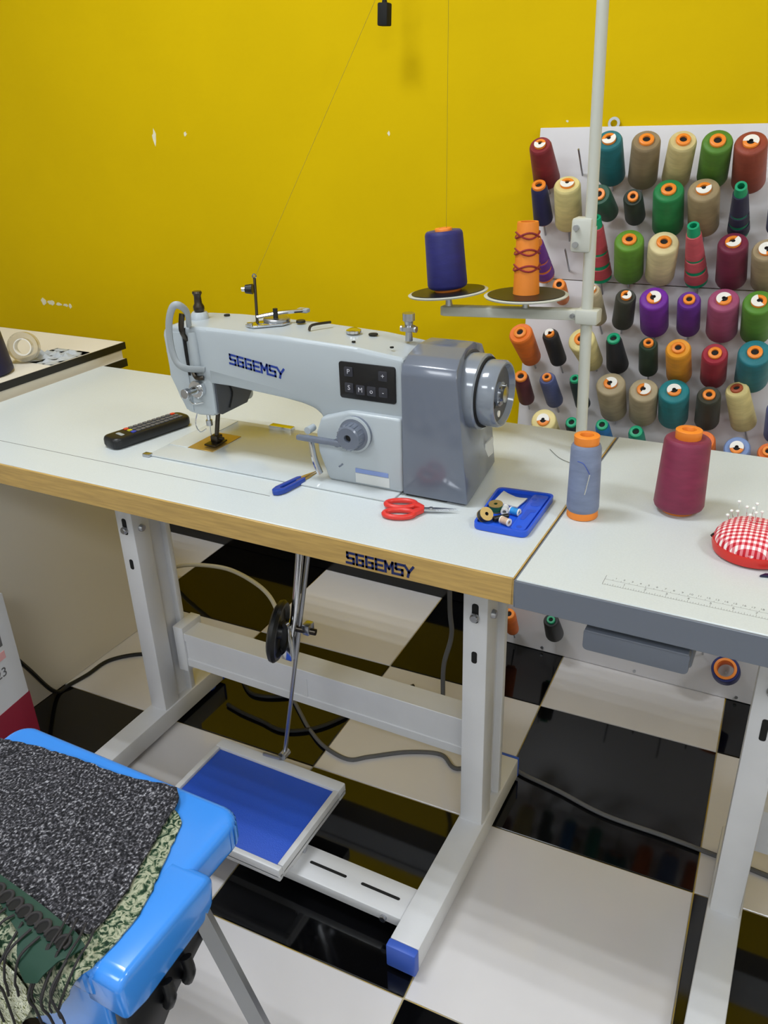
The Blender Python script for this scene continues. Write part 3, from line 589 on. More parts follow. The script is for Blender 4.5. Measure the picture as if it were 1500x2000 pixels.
SP=[
('dark red', -0.291, 0.994, 1.148, -0.287, 0.917, 1.226, 0.0285, 0.0215, '7d1020', 'f09040', 1),
('teal', -0.153, 0.995, 1.156, -0.147, 0.918, 1.234, 0.0279, 0.0246, '0d6a72', 'f09040', 1),
('khaki', -0.09, 0.994, 1.151, -0.075, 0.921, 1.232, 0.0293, 0.0259, '8a7758', 'f08030', 0),
('cream', -0.025, 0.994, 1.153, -0.006, 0.919, 1.231, 0.0274, 0.0245, 'c9b880', 'f08030', 0),
('olive green', 0.045, 0.995, 1.156, 0.057, 0.914, 1.229, 0.0292, 0.0265, '4c7c1c', 'f08030', 0),
('rust', 0.114, 0.994, 1.147, 0.115, 0.918, 1.226, 0.0313, 0.0278, '8e3a24', 'f09040', 1),
('navy', -0.292, 0.985, 1.068, -0.287, 0.923, 1.146, 0.0211, 0.0157, '141a52', 'f08030', 0),
('cream', -0.235, 0.985, 1.061, -0.227, 0.923, 1.151, 0.029, 0.026, 'd8c988', 'f09040', 1),
('dark green', -0.151, 0.988, 1.088, -0.153, 0.899, 1.134, 0.0217, 0.0215, '0b4a34', 'f08030', 0),
('black green', -0.095, 0.987, 1.081, -0.086, 0.9, 1.13, 0.0208, 0.0176, '0c2418', 'f08030', 0),
('bright green', -0.027, 0.985, 1.061, -0.021, 0.911, 1.143, 0.0309, 0.0277, '067a3c', 'f08030', 0),
('khaki', 0.043, 0.985, 1.064, 0.044, 0.911, 1.145, 0.0298, 0.0281, '9a8662', 'f08030', 1),
('navyc', 0.11, 0.985, 1.061, 0.114, 0.868, 1.155, 0.0199, 0.0117, '161a40', '0fa070', 0),
('navy', 0.179, 0.985, 1.066, 0.177, 0.913, 1.135, 0.0192, 0.014, '141a52', 'f08030', 0),
('purplec', -0.279, 0.974, 0.956, -0.269, 0.86, 1.053, 0.0209, 0.0111, '6a1c90', 'f08030', 0),
('coralc', -0.154, 0.974, 0.959, -0.158, 0.901, 1.09, 0.0232, 0.0127, 'b8404a', '0fa070', 0),
('olive green', -0.095, 0.975, 0.964, -0.086, 0.904, 1.048, 0.0305, 0.0279, '5a8a1e', 'f08030', 0),
('cream', -0.031, 0.975, 0.964, -0.017, 0.902, 1.046, 0.0296, 0.0283, 'd8c896', 'f08030', 0),
('coralc', 0.044, 0.975, 0.963, 0.037, 0.884, 1.082, 0.0225, 0.0123, 'c8505a', '0fa070', 0),
('wine', 0.111, 0.975, 0.963, 0.111, 0.907, 1.05, 0.0299, 0.0266, '6c1034', 'f09040', 1),
('khaki', 0.178, 0.975, 0.964, 0.173, 0.896, 1.041, 0.0294, 0.0252, '9a8868', 'f09040', 1),
('orange', -0.233, 0.969, 0.905, -0.219, 0.883, 0.954, 0.0149, 0.0132, 'e07820', 'f08030', 0),
('beige', -0.147, 0.964, 0.864, -0.155, 0.904, 0.943, 0.0187, 0.0179, 'b4a482', 'f09040', 1),
('dark olive', -0.096, 0.964, 0.864, -0.08, 0.897, 0.937, 0.0229, 0.0194, '33342a', 'f09040', 1),
('violet', -0.027, 0.964, 0.859, -0.022, 0.888, 0.939, 0.0291, 0.0271, '6d1a96', 'f09040', 1),
('violet', 0.042, 0.964, 0.862, 0.047, 0.887, 0.94, 0.0235, 0.021, '5d1a88', 'f09040', 0),
('mauve', 0.109, 0.964, 0.86, 0.111, 0.893, 0.944, 0.0311, 0.028, '9a4468', 'f09040', 1),
('olive green', 0.174, 0.964, 0.862, 0.175, 0.892, 0.944, 0.0295, 0.0279, '4f8420', 'f09040', 1),
('orange', -0.293, 0.954, 0.766, -0.299, 0.878, 0.846, 0.0232, 0.0253, 'e87010', 'f08030', 0),
('black', -0.228, 0.954, 0.767, -0.236, 0.893, 0.845, 0.0188, 0.0166, '121218', 'f09040', 1),
('cream', -0.15, 0.955, 0.771, -0.161, 0.874, 0.845, 0.0241, 0.0276, 'd8c888', 'f09040', 0),
('black', -0.094, 0.954, 0.768, -0.096, 0.892, 0.846, 0.0242, 0.0151, '10131c', '0f8a64', 0),
('dark green', -0.028, 0.954, 0.767, -0.023, 0.89, 0.844, 0.0203, 0.0176, '16301c', 'f09040', 0),
('amber', 0.038, 0.954, 0.762, 0.039, 0.879, 0.843, 0.0261, 0.0237, 'e09414', 'f09040', 0),
('crimson', 0.107, 0.954, 0.763, 0.111, 0.876, 0.84, 0.0261, 0.0236, '96142c', 'f09040', 0),
('teal', 0.181, 0.954, 0.767, 0.184, 0.879, 0.848, 0.0326, 0.0298, '12707a', 'f09040', 0),
('maroon', -0.297, 0.944, 0.669, -0.293, 0.879, 0.745, 0.019, 0.0157, '581024', 'f09040', 0),
('slate', -0.228, 0.944, 0.672, -0.233, 0.881, 0.749, 0.0197, 0.0169, '4c5686', 'f09040', 0),
('black teal', -0.161, 0.944, 0.672, -0.17, 0.884, 0.751, 0.0172, 0.0122, '0c2a30', '0f8a64', 0),
('beige', -0.091, 0.944, 0.664, -0.091, 0.879, 0.753, 0.0287, 0.0298, 'a49474', 'f09040', 1),
('beige', -0.027, 0.944, 0.664, -0.019, 0.874, 0.749, 0.0298, 0.0287, 'a89878', 'f09040', 1),
('teal', 0.038, 0.944, 0.668, 0.042, 0.876, 0.754, 0.0313, 0.0297, '0e787e', 'f09040', 1),
('dark olive', 0.108, 0.944, 0.67, 0.112, 0.872, 0.754, 0.0254, 0.0222, '2f3022', 'f09040', 0),
('straw', 0.184, 0.945, 0.673, 0.161, 0.893, 0.767, 0.0261, 0.0217, 'd2c284', 'c8b870', 0),
('slate', 0.247, 0.943, 0.659, 0.243, 0.873, 0.743, 0.0233, 0.0194, '4c5686', 'f09040', 0),
('cream', -0.228, 0.936, 0.59, -0.227, 0.851, 0.66, 0.0232, 0.027, 'dccb8c', 'f09040', 1),
('black green', -0.165, 0.935, 0.582, -0.166, 0.867, 0.656, 0.0177, 0.0139, '0c2420', '0f9a70', 0),
('blue', -0.099, 0.936, 0.588, -0.098, 0.867, 0.66, 0.0185, 0.0141, '1270b0', '0f9a70', 0),
('green', -0.024, 0.935, 0.582, -0.024, 0.866, 0.655, 0.0192, 0.0154, '10806a', '0fa878', 0),
('orange', 0.119, 0.936, 0.588, 0.115, 0.864, 0.658, 0.0215, 0.0223, 'e8701c', 'f08030', 0),
('slate', 0.187, 0.935, 0.583, 0.182, 0.853, 0.656, 0.024, 0.0246, '7088b8', 'f09040', 1),
('orange', 0.249, 0.935, 0.585, 0.241, 0.863, 0.653, 0.0208, 0.0198, 'e87020', 'f09040', 0),
('orange', -0.285, 0.881, 0.056, -0.28, 0.827, 0.14, 0.0167, 0.0161, 'e87020', 'f08030', 0),
('black', -0.173, 0.883, 0.074, -0.17, 0.824, 0.155, 0.0232, 0.0177, '12151c', '0f8a64', 0),
('blue ring', 0.239, 0.884, 0.088, 0.237, 0.847, 0.122, 0.0318, 0.0311, '14206c', 'e08040', 0),
]
# ------------------------------------------------------------------ peg board leaning on the wall
U=Vector((0,.10346,.99463)); N=Vector((0,-.99463,.10346)); BW=(-.325,.325); BL=1.262
bm_=Matrix(((1,0,0,0),(0,U.y,-N.y,.9013),(0,U.z,-N.z,0),(0,0,0,1)))       # local x, up, back
pb=thing('peg_board','tall white board of nails holding thread cones, leaning on the yellow wall','peg board',(0,.905,0))
def onb(b):
    for v in b.verts: v.co=bm_@v.co
    return b
obj('panel',onb(box(nb(),BW[0],BW[1],.0015,.598,0,.012,.0015)),'board',pb); obj('panel',onb(box(nb(),BW[0],BW[1],.5995,.948,0,.012,.0015)),'board',pb); obj('panel',onb(box(nb(),BW[0],BW[1],.9495,BL,0,.012,.0015)),'board',pb)
hg=obj('hanger',onb(lathe(nb(),[(.007,0),(.0125,0),(.0125,.003),(.007,.003)],20,Matrix.Translation((-.168,BL+.006,.003)),True)),'bolt',pb)
obj('hanger',onb(lathe(nb(),[(.007,0),(.0125,0),(.0125,.003),(.007,.003)],20,Matrix.Translation((.168,BL+.006,.003)),True)),'bolt',pb)
for x in (-.21,.03,.27): obj('screw',onb(cyl(nb(),(x,.012,0),(x,.012,-.003),.004,seg=10)),'bolt',pb)
def nail(root,tip): obj('nail',tube(nb(),[root,tip],.0021,8),'bolt',pb)
for rx_,rz_ in ((-.223,1.158),(-.232,.960)):
    r_=Vector((rx_,.9013+.104*rz_,rz_)); nail(r_-N*.004,r_+N*.045+Vector((0,0,.052)))
for rx_ in (-.09,-.02,.05,.115,.18,-.23,-.16):
    if rx_ in (.05,.18): r_=Vector((rx_,.9013+.104*.1,.1)); nail(r_-N*.004,r_+N*.045+Vector((0,0,.05)))
for rx_ in (-.20,-.02,.115,.31): r_=Vector((rx_,.9013+.104*.16,.16)); nail(r_-N*.004,r_+N*.045+Vector((0,0,.05)))
r_=Vector((-.30,.9013+.104*.655,.655)); nail(r_-N*.004,r_+N*.03+Vector((0,0,.03)))
r_=Vector((.043,.9013+.104*.575,.575)); nail(r_-N*.004,r_+N*.06+Vector((0,0,.07)))
ROWS=[(1.13,'top'),(1.03,'second'),(.93,'third'),(.82,'fourth'),(.72,'fifth'),(.63,'sixth'),(.5,'seventh'),(0,'lowest')]
CN={'navyc':'navy-on-green','purplec':'purple','coralc':'coral','blue ring':'navy'}
rows={}
for s in SP:
    r=[n for z,n in ROWS if s[3]>=z][0]; rows.setdefault(r,[]).append(s)
for r,L_ in rows.items():
    L_.sort(key=lambda s:s[1]); names=[CN.get(s[0],s[0]) for s in L_]
    for i,s in enumerate(L_):
        nm=names[i]
        if i==0: lab=f'{nm} thread cone at the left end of the {r} row on the peg board'
        elif i==len(L_)-1: lab=f'{nm} thread cone at the right end of the {r} row on the peg board'
        else: lab=f'{nm} thread cone between {names[i-1]} and {names[i+1]} cones, {r} peg board row'
        style='tube' if s[0] in('navyc','purplec','coralc') else ('ring' if s[0]=='blue ring' else 'cone')
        B=Vector(s[1:4]); T=Vector(s[4:7])
        spool('thread_cone',lab,B,T,s[7],s[8],s[9],s[10],s[11],'thread cones on the peg board',style)
        ax=(T-B).normalized(); root=B-ax*(.025/max(.4,ax.dot(N))); nail(root-ax*.004,B+ax*(.012 if style=='cone' else .02))
# cones on the stand and on the tables
up=lambda x,y,z:Vector((x,y,z))
ax=(mA.to_3x3()@Vector((0,0,1)))
b0=mA@Vector((0,0,.0054)); spool('thread_cone','glossy navy thread cone on the left disc of the thread stand',b0,b0+ax*.098,.034,.0305,'131366','f08030',0,None)
ax=(mB.to_3x3()@Vector((0,0,1))); b0=mB@Vector((0,0,.0054))
m,L=frame_to(b0,b0+ax*.112)
oc=thing('thread_cone','nearly empty orange cone with dark red thread, right disc of thread stand','thread cone',mtx=m)
b=nb(); lathe(b,[(.0205,0),(.0215,0),(.0172,.108),(.0165,.112),(.012,.112),(.012,.1),(.019,0)],28,None,True); obj('cone_core',b,mat('orange_paper','e8862a',.5),oc,40,False)
for k in range(3):
    z0=.042+k*.025
    for sgn in (1,-1):
        pts=[((.0215-.0043*((z0+.0045*sgn*math.sin(2*a+.6))/.108)+.0012)*math.cos(a),(.0215-.0043*((z0+.0045*sgn*math.sin(2*a+.6))/.108)+.0012)*math.sin(a),z0+.0045*sgn*math.sin(2*a+.6)) for a in [2*math.pi*i/28 for i in range(29)]]
        obj('thread',tube(nb(),pts,.0015,6),thread_mat('8a1420'),oc,40,False)
gs=spool('thread_cone','slate blue thread cone with a needle in it on the white work table',(.0295,.2105,TZ+.0008),(.0275,.211,TZ+.112),.0232,.0198,'76819c','f08030',0,None,'cone',.0178,.0125,.0225)
rs=spool('thread_cone','wine red thread cone standing on the white work table',(.151,.284,TZ+.0008),(.1515,.285,TZ+.113),.0355,.0305,'7c1c40','f08030',0,None,'cone',.0182,.0125)
# needle stuck in the slate cone
single('needle',tube(nb(),[(.0405,.189,TZ+.075),(.0365,.185,TZ+.045)],.0009,6),'chrome','silver needle stuck in the slate blue cone','needle',(.0385,.187,TZ+.06))
single('thread_tail',tube(nb(),[(.0225,.188,TZ+.092),(.031,.186,TZ+.091),(.036,.187,TZ+.084),(.0405,.189,TZ+.075)],.0006,6,4),mat('blue_thread','3a52a8',.7),'short blue thread trailing from the needle on slate cone','thread',(.035,.187,TZ+.085))

# ------------------------------------------------------------------ small things on the tables
# remote control
ang=math.atan2(.318-.157,-.782+.832)
m=Matrix.Translation((-.818,.13,TZ+.0006))@Matrix.Rotation(ang+R(4),4,'Z')
rc_=thing('remote_control','black television remote lying on the sewing table left of the machine','remote control',mtx=m)
b=nb(); prism(b,rrect(0,.172,-.023,.023,.014),.021,bev=.006,seg=3); obj('body',b,'blackpl',rc_,40,False)
for i in range(11):
    for j in range(3):
        x=.048+i*.0104; y=-.012+j*.012
        mm_='button'
        if i==0: mm_=[mat('key_blue','2a3fb0',.4),mat('key_yellow','b8b030',.4),mat('key_red','c84030',.4)][j]
        if i==10 and j==2: mm_='red'
        obj('key',prism(nb(),rrect(x-.0042,x+.0042,y-.0042,y+.0042,.0015,3),.002,mtx=Matrix.Translation((0,0,.0205))),mm_ if mm_!='button' else mat('key_grey','5a5c64',.45),rc_,0,False)
obj('logo_mark',prism(nb(),rrect(.022,.030,-.012,.008,.002,3),.0006,mtx=Matrix.Translation((0,0,.0207))),'greypl',rc_,0,False)
# thread snips
m=Matrix.Translation((-.424,.086,TZ+.0009))@Matrix.Rotation(R(79),4,'Z')
sn=thing('thread_snips','blue thread snips with brass blades on the sewing table','snips',mtx=m)
b=nb(); prism(b,[(0,-.007),(.012,-.011),(.06,-.008),(.066,-.004),(.062,0),(.016,-.003),(.012,0),(.016,.003),(.062,.002),(.066,.006),(.06,.010),(.012,.011),(0,.007),(-.004,0)],.008,bev=.0015); obj('handle',b,'snip',sn,40,False)
b=nb(); prism(b,[(.05,-.006),(.072,-.005),(.098,0),(.07,.001),(.05,0)],.0016,mtx=Matrix.Translation((0,0,.003))); obj('blade',b,'brass',sn,0,False)
b=nb(); prism(b,[(.05,.006),(.072,.006),(.096,.001),(.07,0),(.05,.001)],.0016,mtx=Matrix.Translation((0,0,.005))); obj('blade',b,'brass',sn,0,False)
# scissors
m=Matrix.Translation((-.238,.104,TZ+.0015))@Matrix.Rotation(R(21),4,'Z')
sc=thing('scissors','small red-handled scissors on the table in front of the machine','scissors',mtx=m)
for s in (-1,1):
    pts=[(.05,.002*s,.004)]+[(.022+.022*math.cos(R(a)),s*(.0155+.0125*math.sin(R(a))),.004) for a in range(-40,281,20)]
    pts=[(.022+.0225*math.cos(R(a)),s*(.015+.0125*math.sin(R(a))),.004+.0008*s) for a in range(0,361,18)]
    obj('handle',tube(nb(),pts,.0042,10),'red',sc,50,False)
    b=nb(); prism(b,[(.038,s*.016),(.043,s*.005),(.058,-s*.004),(.058,s*.006),(.045,s*.02)],.007,bev=.0012,mtx=Matrix.Translation((0,0,.0008 if s<0 else .0012))); obj('shank',b,'red',sc,40,False)
b=nb(); prism(b,[(.05,-.004),(.075,-.0045),(.108,-.0005),(.075,.002),(.05,.003)],.0013,mtx=Matrix.Translation((0,0,.003))); obj('blade',b,'chrome',sc,0,False)
b=nb(); prism(b,[(.05,-.002),(.075,-.003),(.106,.0012),(.075,.0042),(.05,.004)],.0013,mtx=Matrix.Translation((0,0,.0044))); obj('blade',b,'chrome',sc,0,False)
obj('pivot',cyl(nb(),(.068,0,.0055),(.068,0,.0075),.0028,seg=12),'bolt',sc,40,False)
# blue tray with compartments
tr=thing('parts_tray','blue plastic parts tray with moulded compartments on the table corner','tray',(-.063,.172,TZ))
P4=[(-.099,.104),(-.020,.106),(-.022,.246),(-.110,.238)]
def rpoly(P,r,n=4):
    out=[]
    for i in range(len(P)):
        a,b_,c=Vector(P[i-1]),Vector(P[i]),Vector(P[(i+1)%len(P)])
        d1=(a-b_).normalized(); d2=(c-b_).normalized(); s,e=b_+d1*r,b_+d2*r
        for k in range(n+1):
            t_=k/n; out.append(tuple((1-t_)**2*s+2*t_*(1-t_)*b_+t_*t_*e))
    return out
def inset(P,d):
    c=sum((Vector(p) for p in P),Vector((0,0)))/len(P); out=[]
    for p in P: v=Vector(p)-c; out.append(tuple(c+v*(1-d/v.length)))
    return out
b=nb(); prism(b,rpoly(P4,.012),.004,bev=.0012,mtx=Matrix.Translation((0,0,TZ+.0004))); body=obj('body',b,'tray',tr)
o4=rpoly(P4,.012); i4=rpoly(inset(P4,.006),.009)
b=nb(); lo=TZ+.004; hi=TZ+.0095
ro=[[b.verts.new((x,y,z)) for x,y in P_] for P_,z in ((o4,lo-.001),(o4,hi),(i4,hi),(i4,lo-.001))]
for A,B_ in zip(ro,ro[1:]):
    for k in range(len(A)): b.faces.new((A[k],A[(k+1)%len(A)],B_[(k+1)%len(A)],B_[k]))
bmesh.ops.recalc_face_normals(b,faces=b.faces[:]); obj('rim',b,'tray',tr)
# raised side deck with cups
deck=obj('deck',prism(nb(),rpoly([(-.047,.113),(-.026,.114),(-.028,.238),(-.052,.236)],.006),.0045,bev=.001,mtx=Matrix.Translation((0,0,TZ+.004))),'tray',tr)
for x,y,r in ((-.035,.228,.0062),(-.0455,.218,.004),(-.0385,.2,.007),(-.036,.122,.004)): obj('cup',cyl(nb(),(x,y,TZ+.0083),(x,y,TZ+.0088),r,seg=18),'traydk',deck)
obj('cup',prism(nb(),rpoly([(-.043,.145),(-.037,.145),(-.036,.172),(-.03,.174),(-.03,.182),(-.044,.18)],.002),.0006,mtx=Matrix.Translation((0,0,TZ+.0083))),'traydk',deck,0)
obj('divider',box(nb(),-.1,-.05,.178,.181,TZ+.004,TZ+.0075,.0008),'tray',tr)
b=nb(); prism(b,[(-.099,.19),(-.06,.184),(-.056,.218),(-.075,.219),(-.098,.23)],.0016,grid=.006)
for v in b.verts: v.co.z+=TZ+.0052+.003*((v.co.x+.078)/.02)**2*.35+.0012*noise.noise(Vector((v.co.x*90,v.co.y*90,0)))
single('needle_packet','' and None or b,'lightlabel','small clear white packet lying in the blue parts tray','packet',(-.078,.205,TZ+.005))
def bobbin(x,y,z,tx,tz,r,h,rim,col,label):
    m=Matrix.Translation((x,y,z))@Matrix.Rotation(R(tz),4,'Z')@Matrix.Rotation(R(tx),4,'X')
    o=thing('bobbin',label,'bobbin',group='bobbins in the blue parts tray',mtx=m)
    obj('thread',lathe(nb(),[(.003,-h*.8),(r*.93,-h*.8),(r*.95,0),(r*.93,h*.8),(.003,h*.8)],22,None,True),thread_mat(col),o,40,False)
    for s in (-1,1): obj('rim',lathe(nb(),[(.0028,s*h*.82),(r,s*h*.82),(r,s*h),(.0028,s*h)],24,None,True),rim,o,40,False)
bobbin(-.0865,.164,TZ+.0115,8,0,.0105,.0055,'brass','0e5a34','brass-rimmed bobbin of green thread in the blue parts tray')
bobbin(-.0895,.1285,TZ+.0135,48,58,.0105,.0055,'brass','161a18','tilted brass-rimmed bobbin of dark thread at the tray corner')
bobbin(-.0715,.1615,TZ+.0105,90,15,.0056,.0075,'white','c8ccd0','small white bobbin in the middle of the blue parts tray')
bobbin(-.0565,.1625,TZ+.0105,90,80,.0056,.0075,'white','1888d0','small bright blue bobbin in the blue parts tray')
bobbin(-.0585,.1275,TZ+.0105,90,70,.0056,.0075,'white','c8a890','small beige bobbin near the front of the blue tray')
single('marker_stub',cyl(nb(),(-.0765,.128,TZ+.0095),(-.0605,.146,TZ+.0105),.0042,.0036,14,.001),'blackpl','short black stub lying across the blue parts tray','pen stub',(-.075,.14,TZ+.009))
# pin cushion
px,py=.262,.193
pc=thing('pin_cushion','red and white gingham pin cushion with satin rim on the work table','pin cushion',(px,py,TZ))
b=nb(); lathe(b,[(0,.0006),(.046,.0006),(.0505,.003),(.0525,.012),(.0515,.0165),(.047,.0165),(0,.014)],48,Matrix.Translation((px,py,TZ))); obj('satin_rim',b,'ribbon',pc)
b=nb(); n_=12
lathe(b,[(.05,.0145)]+[(.0505*math.cos(R(a))**.9 if a<89 else 0,.0145+.027*math.sin(R(a))**.8) for a in range(6,91,7)],48,Matrix.Translation((px,py,TZ)))
for v in b.verts:
    d2=(v.co.x-px)**2+(v.co.y-py)**2; v.co.z-=.002*math.exp(-d2/.00012); v.co+=Vector((0,0,.0015*noise.noise(v.co*60)))
dome=obj('cushion',b,gingham,pc,60); dome.location=(0,0,0)
obj('button_tie',cyl(nb(),(px-.053,py-.002,TZ+.014),(px-.05,py-.002,TZ+.018),.002,seg=8),'blackpl',pc)
random.seed(5)
PL=['leftmost','second','third','fourth','fifth','sixth','seventh','eighth','ninth','tenth','eleventh','twelfth','thirteenth']
pins=sorted([(-.036+.0045*k+random.uniform(-.003,.003),random.uniform(0,.03)) for k in range(13)])
for k,(dx,dy) in enumerate(pins):
    z0=TZ+.0145+.027*math.sqrt(max(.05,1-(dx*dx+dy*dy)/.0025)); hgt=random.uniform(.007,.024); tip=Vector((px+dx,py+dy,z0-.006)); hd=Vector((px+dx*1.15+random.uniform(-.002,.002),py+dy*1.1,z0+hgt))
    pn_=thing('pin',f'pearl-headed pin, {PL[k]} from the left in the gingham pin cushion','pin',tuple(tip),'pins in the pin cushion')
    obj('shaft',tube(nb(),[tip,hd],.00045,5),'chrome',pn_); bb=nb(); lathe(bb,[(0,-.0022),(.002,-.0013),(.0026,0),(.002,.0013),(0,.0022)],10,Matrix.Translation(hd)); obj('head',bb,'pinhead',pn_)
single('dark_scrap',prism(nb(),[(.276,.128),(.30,.134),(.302,.141),(.282,.137)],.003,bev=.0008,mtx=Matrix.Translation((0,0,TZ+.0004))),'navy','small dark scrap beside the pin cushion at the frame edge','scrap',(.288,.135,TZ))
# loose thread on the table behind the machine
single('loose_thread',tube(nb(),[(-.09,.44,TZ+.001),(-.06,.405,TZ+.001),(-.02,.385,TZ+.001),(.0,.372,TZ+.001)],.0005,5,6),'print','fine loose thread lying on the table right of the machine','thread',(-.05,.4,TZ+.001))

# ------------------------------------------------------------------ hanging plug
hp=thing('hanging_plug','black plug hanging on a cord against the yellow wall','plug',(-.655,.95,1.46))
b=nb(); box(b,-.667,-.643,.938,.962,1.462,1.505,.003)
for v in b.verts: v.co=Matrix.Translation((-.655,.95,1.5))@Matrix.Rotation(R(3),4,'Y')@Matrix.Translation((.655,-.95,-1.5))@v.co
obj('body',b,'hole',hp); obj('neck',cyl(nb(),(-.655,.95,1.504),(-.655,.95,1.515),.006,.004,12),'hole',hp); obj('cord',tube(nb(),[(-.655,.95,1.51),(-.65,.95,1.8),(-.64,.95,H)],.0028,8,4),'hole',hp)

# ------------------------------------------------------------------ cables on the floor
def cable(pts,r,m,label): single('cable',tube(nb(),pts,r,8,8),m,label,'cable',pts[0])
cable([(-.70,.45,.005),(-.645,.405,.005),(-.6,.37,.005),(-.539,.335,.005),(-.47,.322,.005),(-.43,.35,.005),(-.36,.40,.005),(-.29,.425,.005),(-.24,.40,.005),(-.18,.46,.005),(-.10,.445,.005),(-.024,.432,.005),(.078,.409,.005),(.199,.406,.005),(.31,.40,.005),(.5,.39,.005),(.7,.42,.005)],.0047,'cgrey','grey cable snaking across the floor under both tables')
cable([(-.83,.36,.005),(-.78,.35,.005),(-.72,.345,.005),(-.65,.34,.005),(-.58,.39,.005),(-.52,.5,.005),(-.45,.62,.005)],.005,'rubber','black cable curling on the dark tile behind the pedal')
cable([(-.86,.46,.005),(-.80,.42,.005),(-.73,.44,.005),(-.66,.5,.005),(-.62,.58,.005)],.005,'rubber','short black cable looping behind the left table leg')
cable([(-1.42,.80,.006),(-1.316,.78,.061),(-1.205,.76,.099),(-1.084,.73,.128),(-.966,.69,.134),(-.895,.66,.119),(-.842,.62,.084),(-.81,.59,.03),(-.79,.57,.0065)],.0062,'cwhite','thick white cable arching over the floor behind the table')
cable([(-.318,.5,.005),(-.318,.5,.10),(-.316,.5,.19),(-.298,.5,.277),(-.303,.5,.372),(-.3,.5,.72)],.0055,'cgrey','grey cable hanging down behind the beam near the right leg')
cable([(-1.256,.06,.30),(-1.252,.1,.22),(-1.25,.15,.12),(-1.25,.205,.012),(-1.245,.25,.005),(-1.235,.30,.005),(-1.228,.371,.005),(-1.165,.431,.005),(-1.08,.44,.005),(-.98,.40,.005)],.0052,'rubber','black cable along the cabinet side and floor at left')

# ------------------------------------------------------------------ carton at left
cx=-1.094
ct=thing('carton','white and maroon printed carton standing on the floor at left','carton',(cx-.04,-.14,.0))
m=Matrix.Translation((cx,.035,0))@Matrix.Rotation(R(8),4,'Z')
def ctn(b):
    for v in b.verts: v.co=m@v.co
    return b
obj('body',ctn(box(nb(),-.085,0,-.36,0,.0006,.437,.0015,1)),'carton',ct); obj('lower_band',ctn(box(nb(),-.086,.0008,-.361,.0008,.0005,.188)),'maroon',ct,0)
pm2=m@Matrix(((0,0,1,.0006),(1,0,0,0),(0,1,0,0),(0,0,0,1)))
obj('print_number',text_mesh('2023',.03,.0004,pm2@Matrix.Translation((-.07,.272,0))),'cgrey',ct,0)
obj('print_mark',ctn(box(nb(),.0,.0007,-.12,-.034,.33,.372)),'cgrey',ct,0); obj('print_mark',ctn(box(nb(),.0,.0007,-.12,-.034,.30,.318)),mat('print_pink','d8a0a0',.6),ct,0)

# ------------------------------------------------------------------ blue folding stool with cloth
st=thing('folding_stool','blue plastic folding stool with grey metal legs in the foreground','stool',(-.5,-.43,0))
SZ=.45
b=nb(); prism(b,rrect(-.715,-.288,-.506,-.236,.03,6),.05,bev=.012,seg=4,mtx=Matrix.Translation((0,0,SZ-.05))); seat=obj('seat',b,'stool',st,60)
obj('front_apron',prism(nb(),rrect(-.70,-.292,.265,.44,.03,5),.016,bev=.006,seg=3,mtx=XZ(-.502)),'stool',st,60)
for sx in (1,-1):
    xe=-.29 if sx>0 else -.713
    b=nb(); poly=[(-.502,.385),(-.47,.378),(-.36,.388),(-.342,.402),(-.335,.44),(-.345,.4505),(-.49,.4505),(-.503,.44)]
    x0_,x1_=(-.325,-.262) if sx>0 else (-.745,-.68)
    prism(b,poly,x1_-x0_,bev=.008,seg=3,mtx=YZ(x0_)); obj('hinge_housing',b,'stool',st,60)
    xo=-.284 if sx>0 else -.737
    br=obj('hinge_bracket',prism(nb(),[(-.505,.285),(-.5,.40),(-.35,.40),(-.347,.37),(-.42,.335),(-.48,.285)],.018,bev=.003,mtx=YZ(xo)),'blackpl',st)
    for y in (-.405,-.44): obj('hinge_knob',tube(nb(),[(xo+.009+sx*.014,y,.378),(xo+.009+sx*.02,y-.003,.36),(xo+.009+sx*.014,y-.004,.342)],.0075,10,3),'blackpl',br)
    for y0,y1 in ((-.36,-.345),(-.475,-.49)):
        b=nb(); xs_=-.275 if sx>0 else -.73
        if y0<-.4: xs_-=sx*.025
        tube(b,[(xs_,y0,.41),(xs_+sx*.135,y1,.012)],.0105,4,rx=.014); obj('leg',b,'legrey',st,30); obj('leg_tip',cyl(nb(),(xs_+sx*.135,y1,.014),(xs_+sx*.138,y1,.0005),.017,.019,12),'blackpl',st)
EDGE=-.512
def drape(co,dz):
    # lies flat on the seat, then turns down over the front edge
    if co.y<EDGE:
        d=EDGE-co.y; r=.012
        if d<r*1.57: a=d/r; return Vector((co.x,EDGE-(r+dz)*math.sin(a),SZ+dz-(r+dz)*(1-math.cos(a))))
        return Vector((co.x,EDGE-r-dz,SZ-r-(d-r*1.57)))
    return Vector((co.x,co.y,SZ+dz))
def cloth(name,poly,z,th,mtl,label,cat,amp=.003,freq=12,grid=.012,parts=None,edge=0):
    if edge:
        P=[]
        n=len(poly)
        for i in range(n):
            a=Vector(poly[i]); c=Vector(poly[(i+1)%n]); k=max(1,int((c-a).length/.008))
            for q in range(k):
                p_=a.lerp(c,q/k); P.append((p_.x+random.uniform(-edge,edge),p_.y+random.uniform(-edge,edge)))
        poly=P
    b=nb(); prism(b,poly,th,grid=grid)
    for v in b.verts: v.co=drape(v.co,v.co.z+z-SZ+amp*(.5+.5*noise.noise(Vector((v.co.x*freq,v.co.y*freq,z*30)))))
    c=Vector((sum(p_[0] for p_ in poly)/len(poly),sum(p_[1] for p_ in poly)/len(poly),z))
    return single(name,b,mtl,label,cat,tuple(c),smooth=40)
random.seed(3)
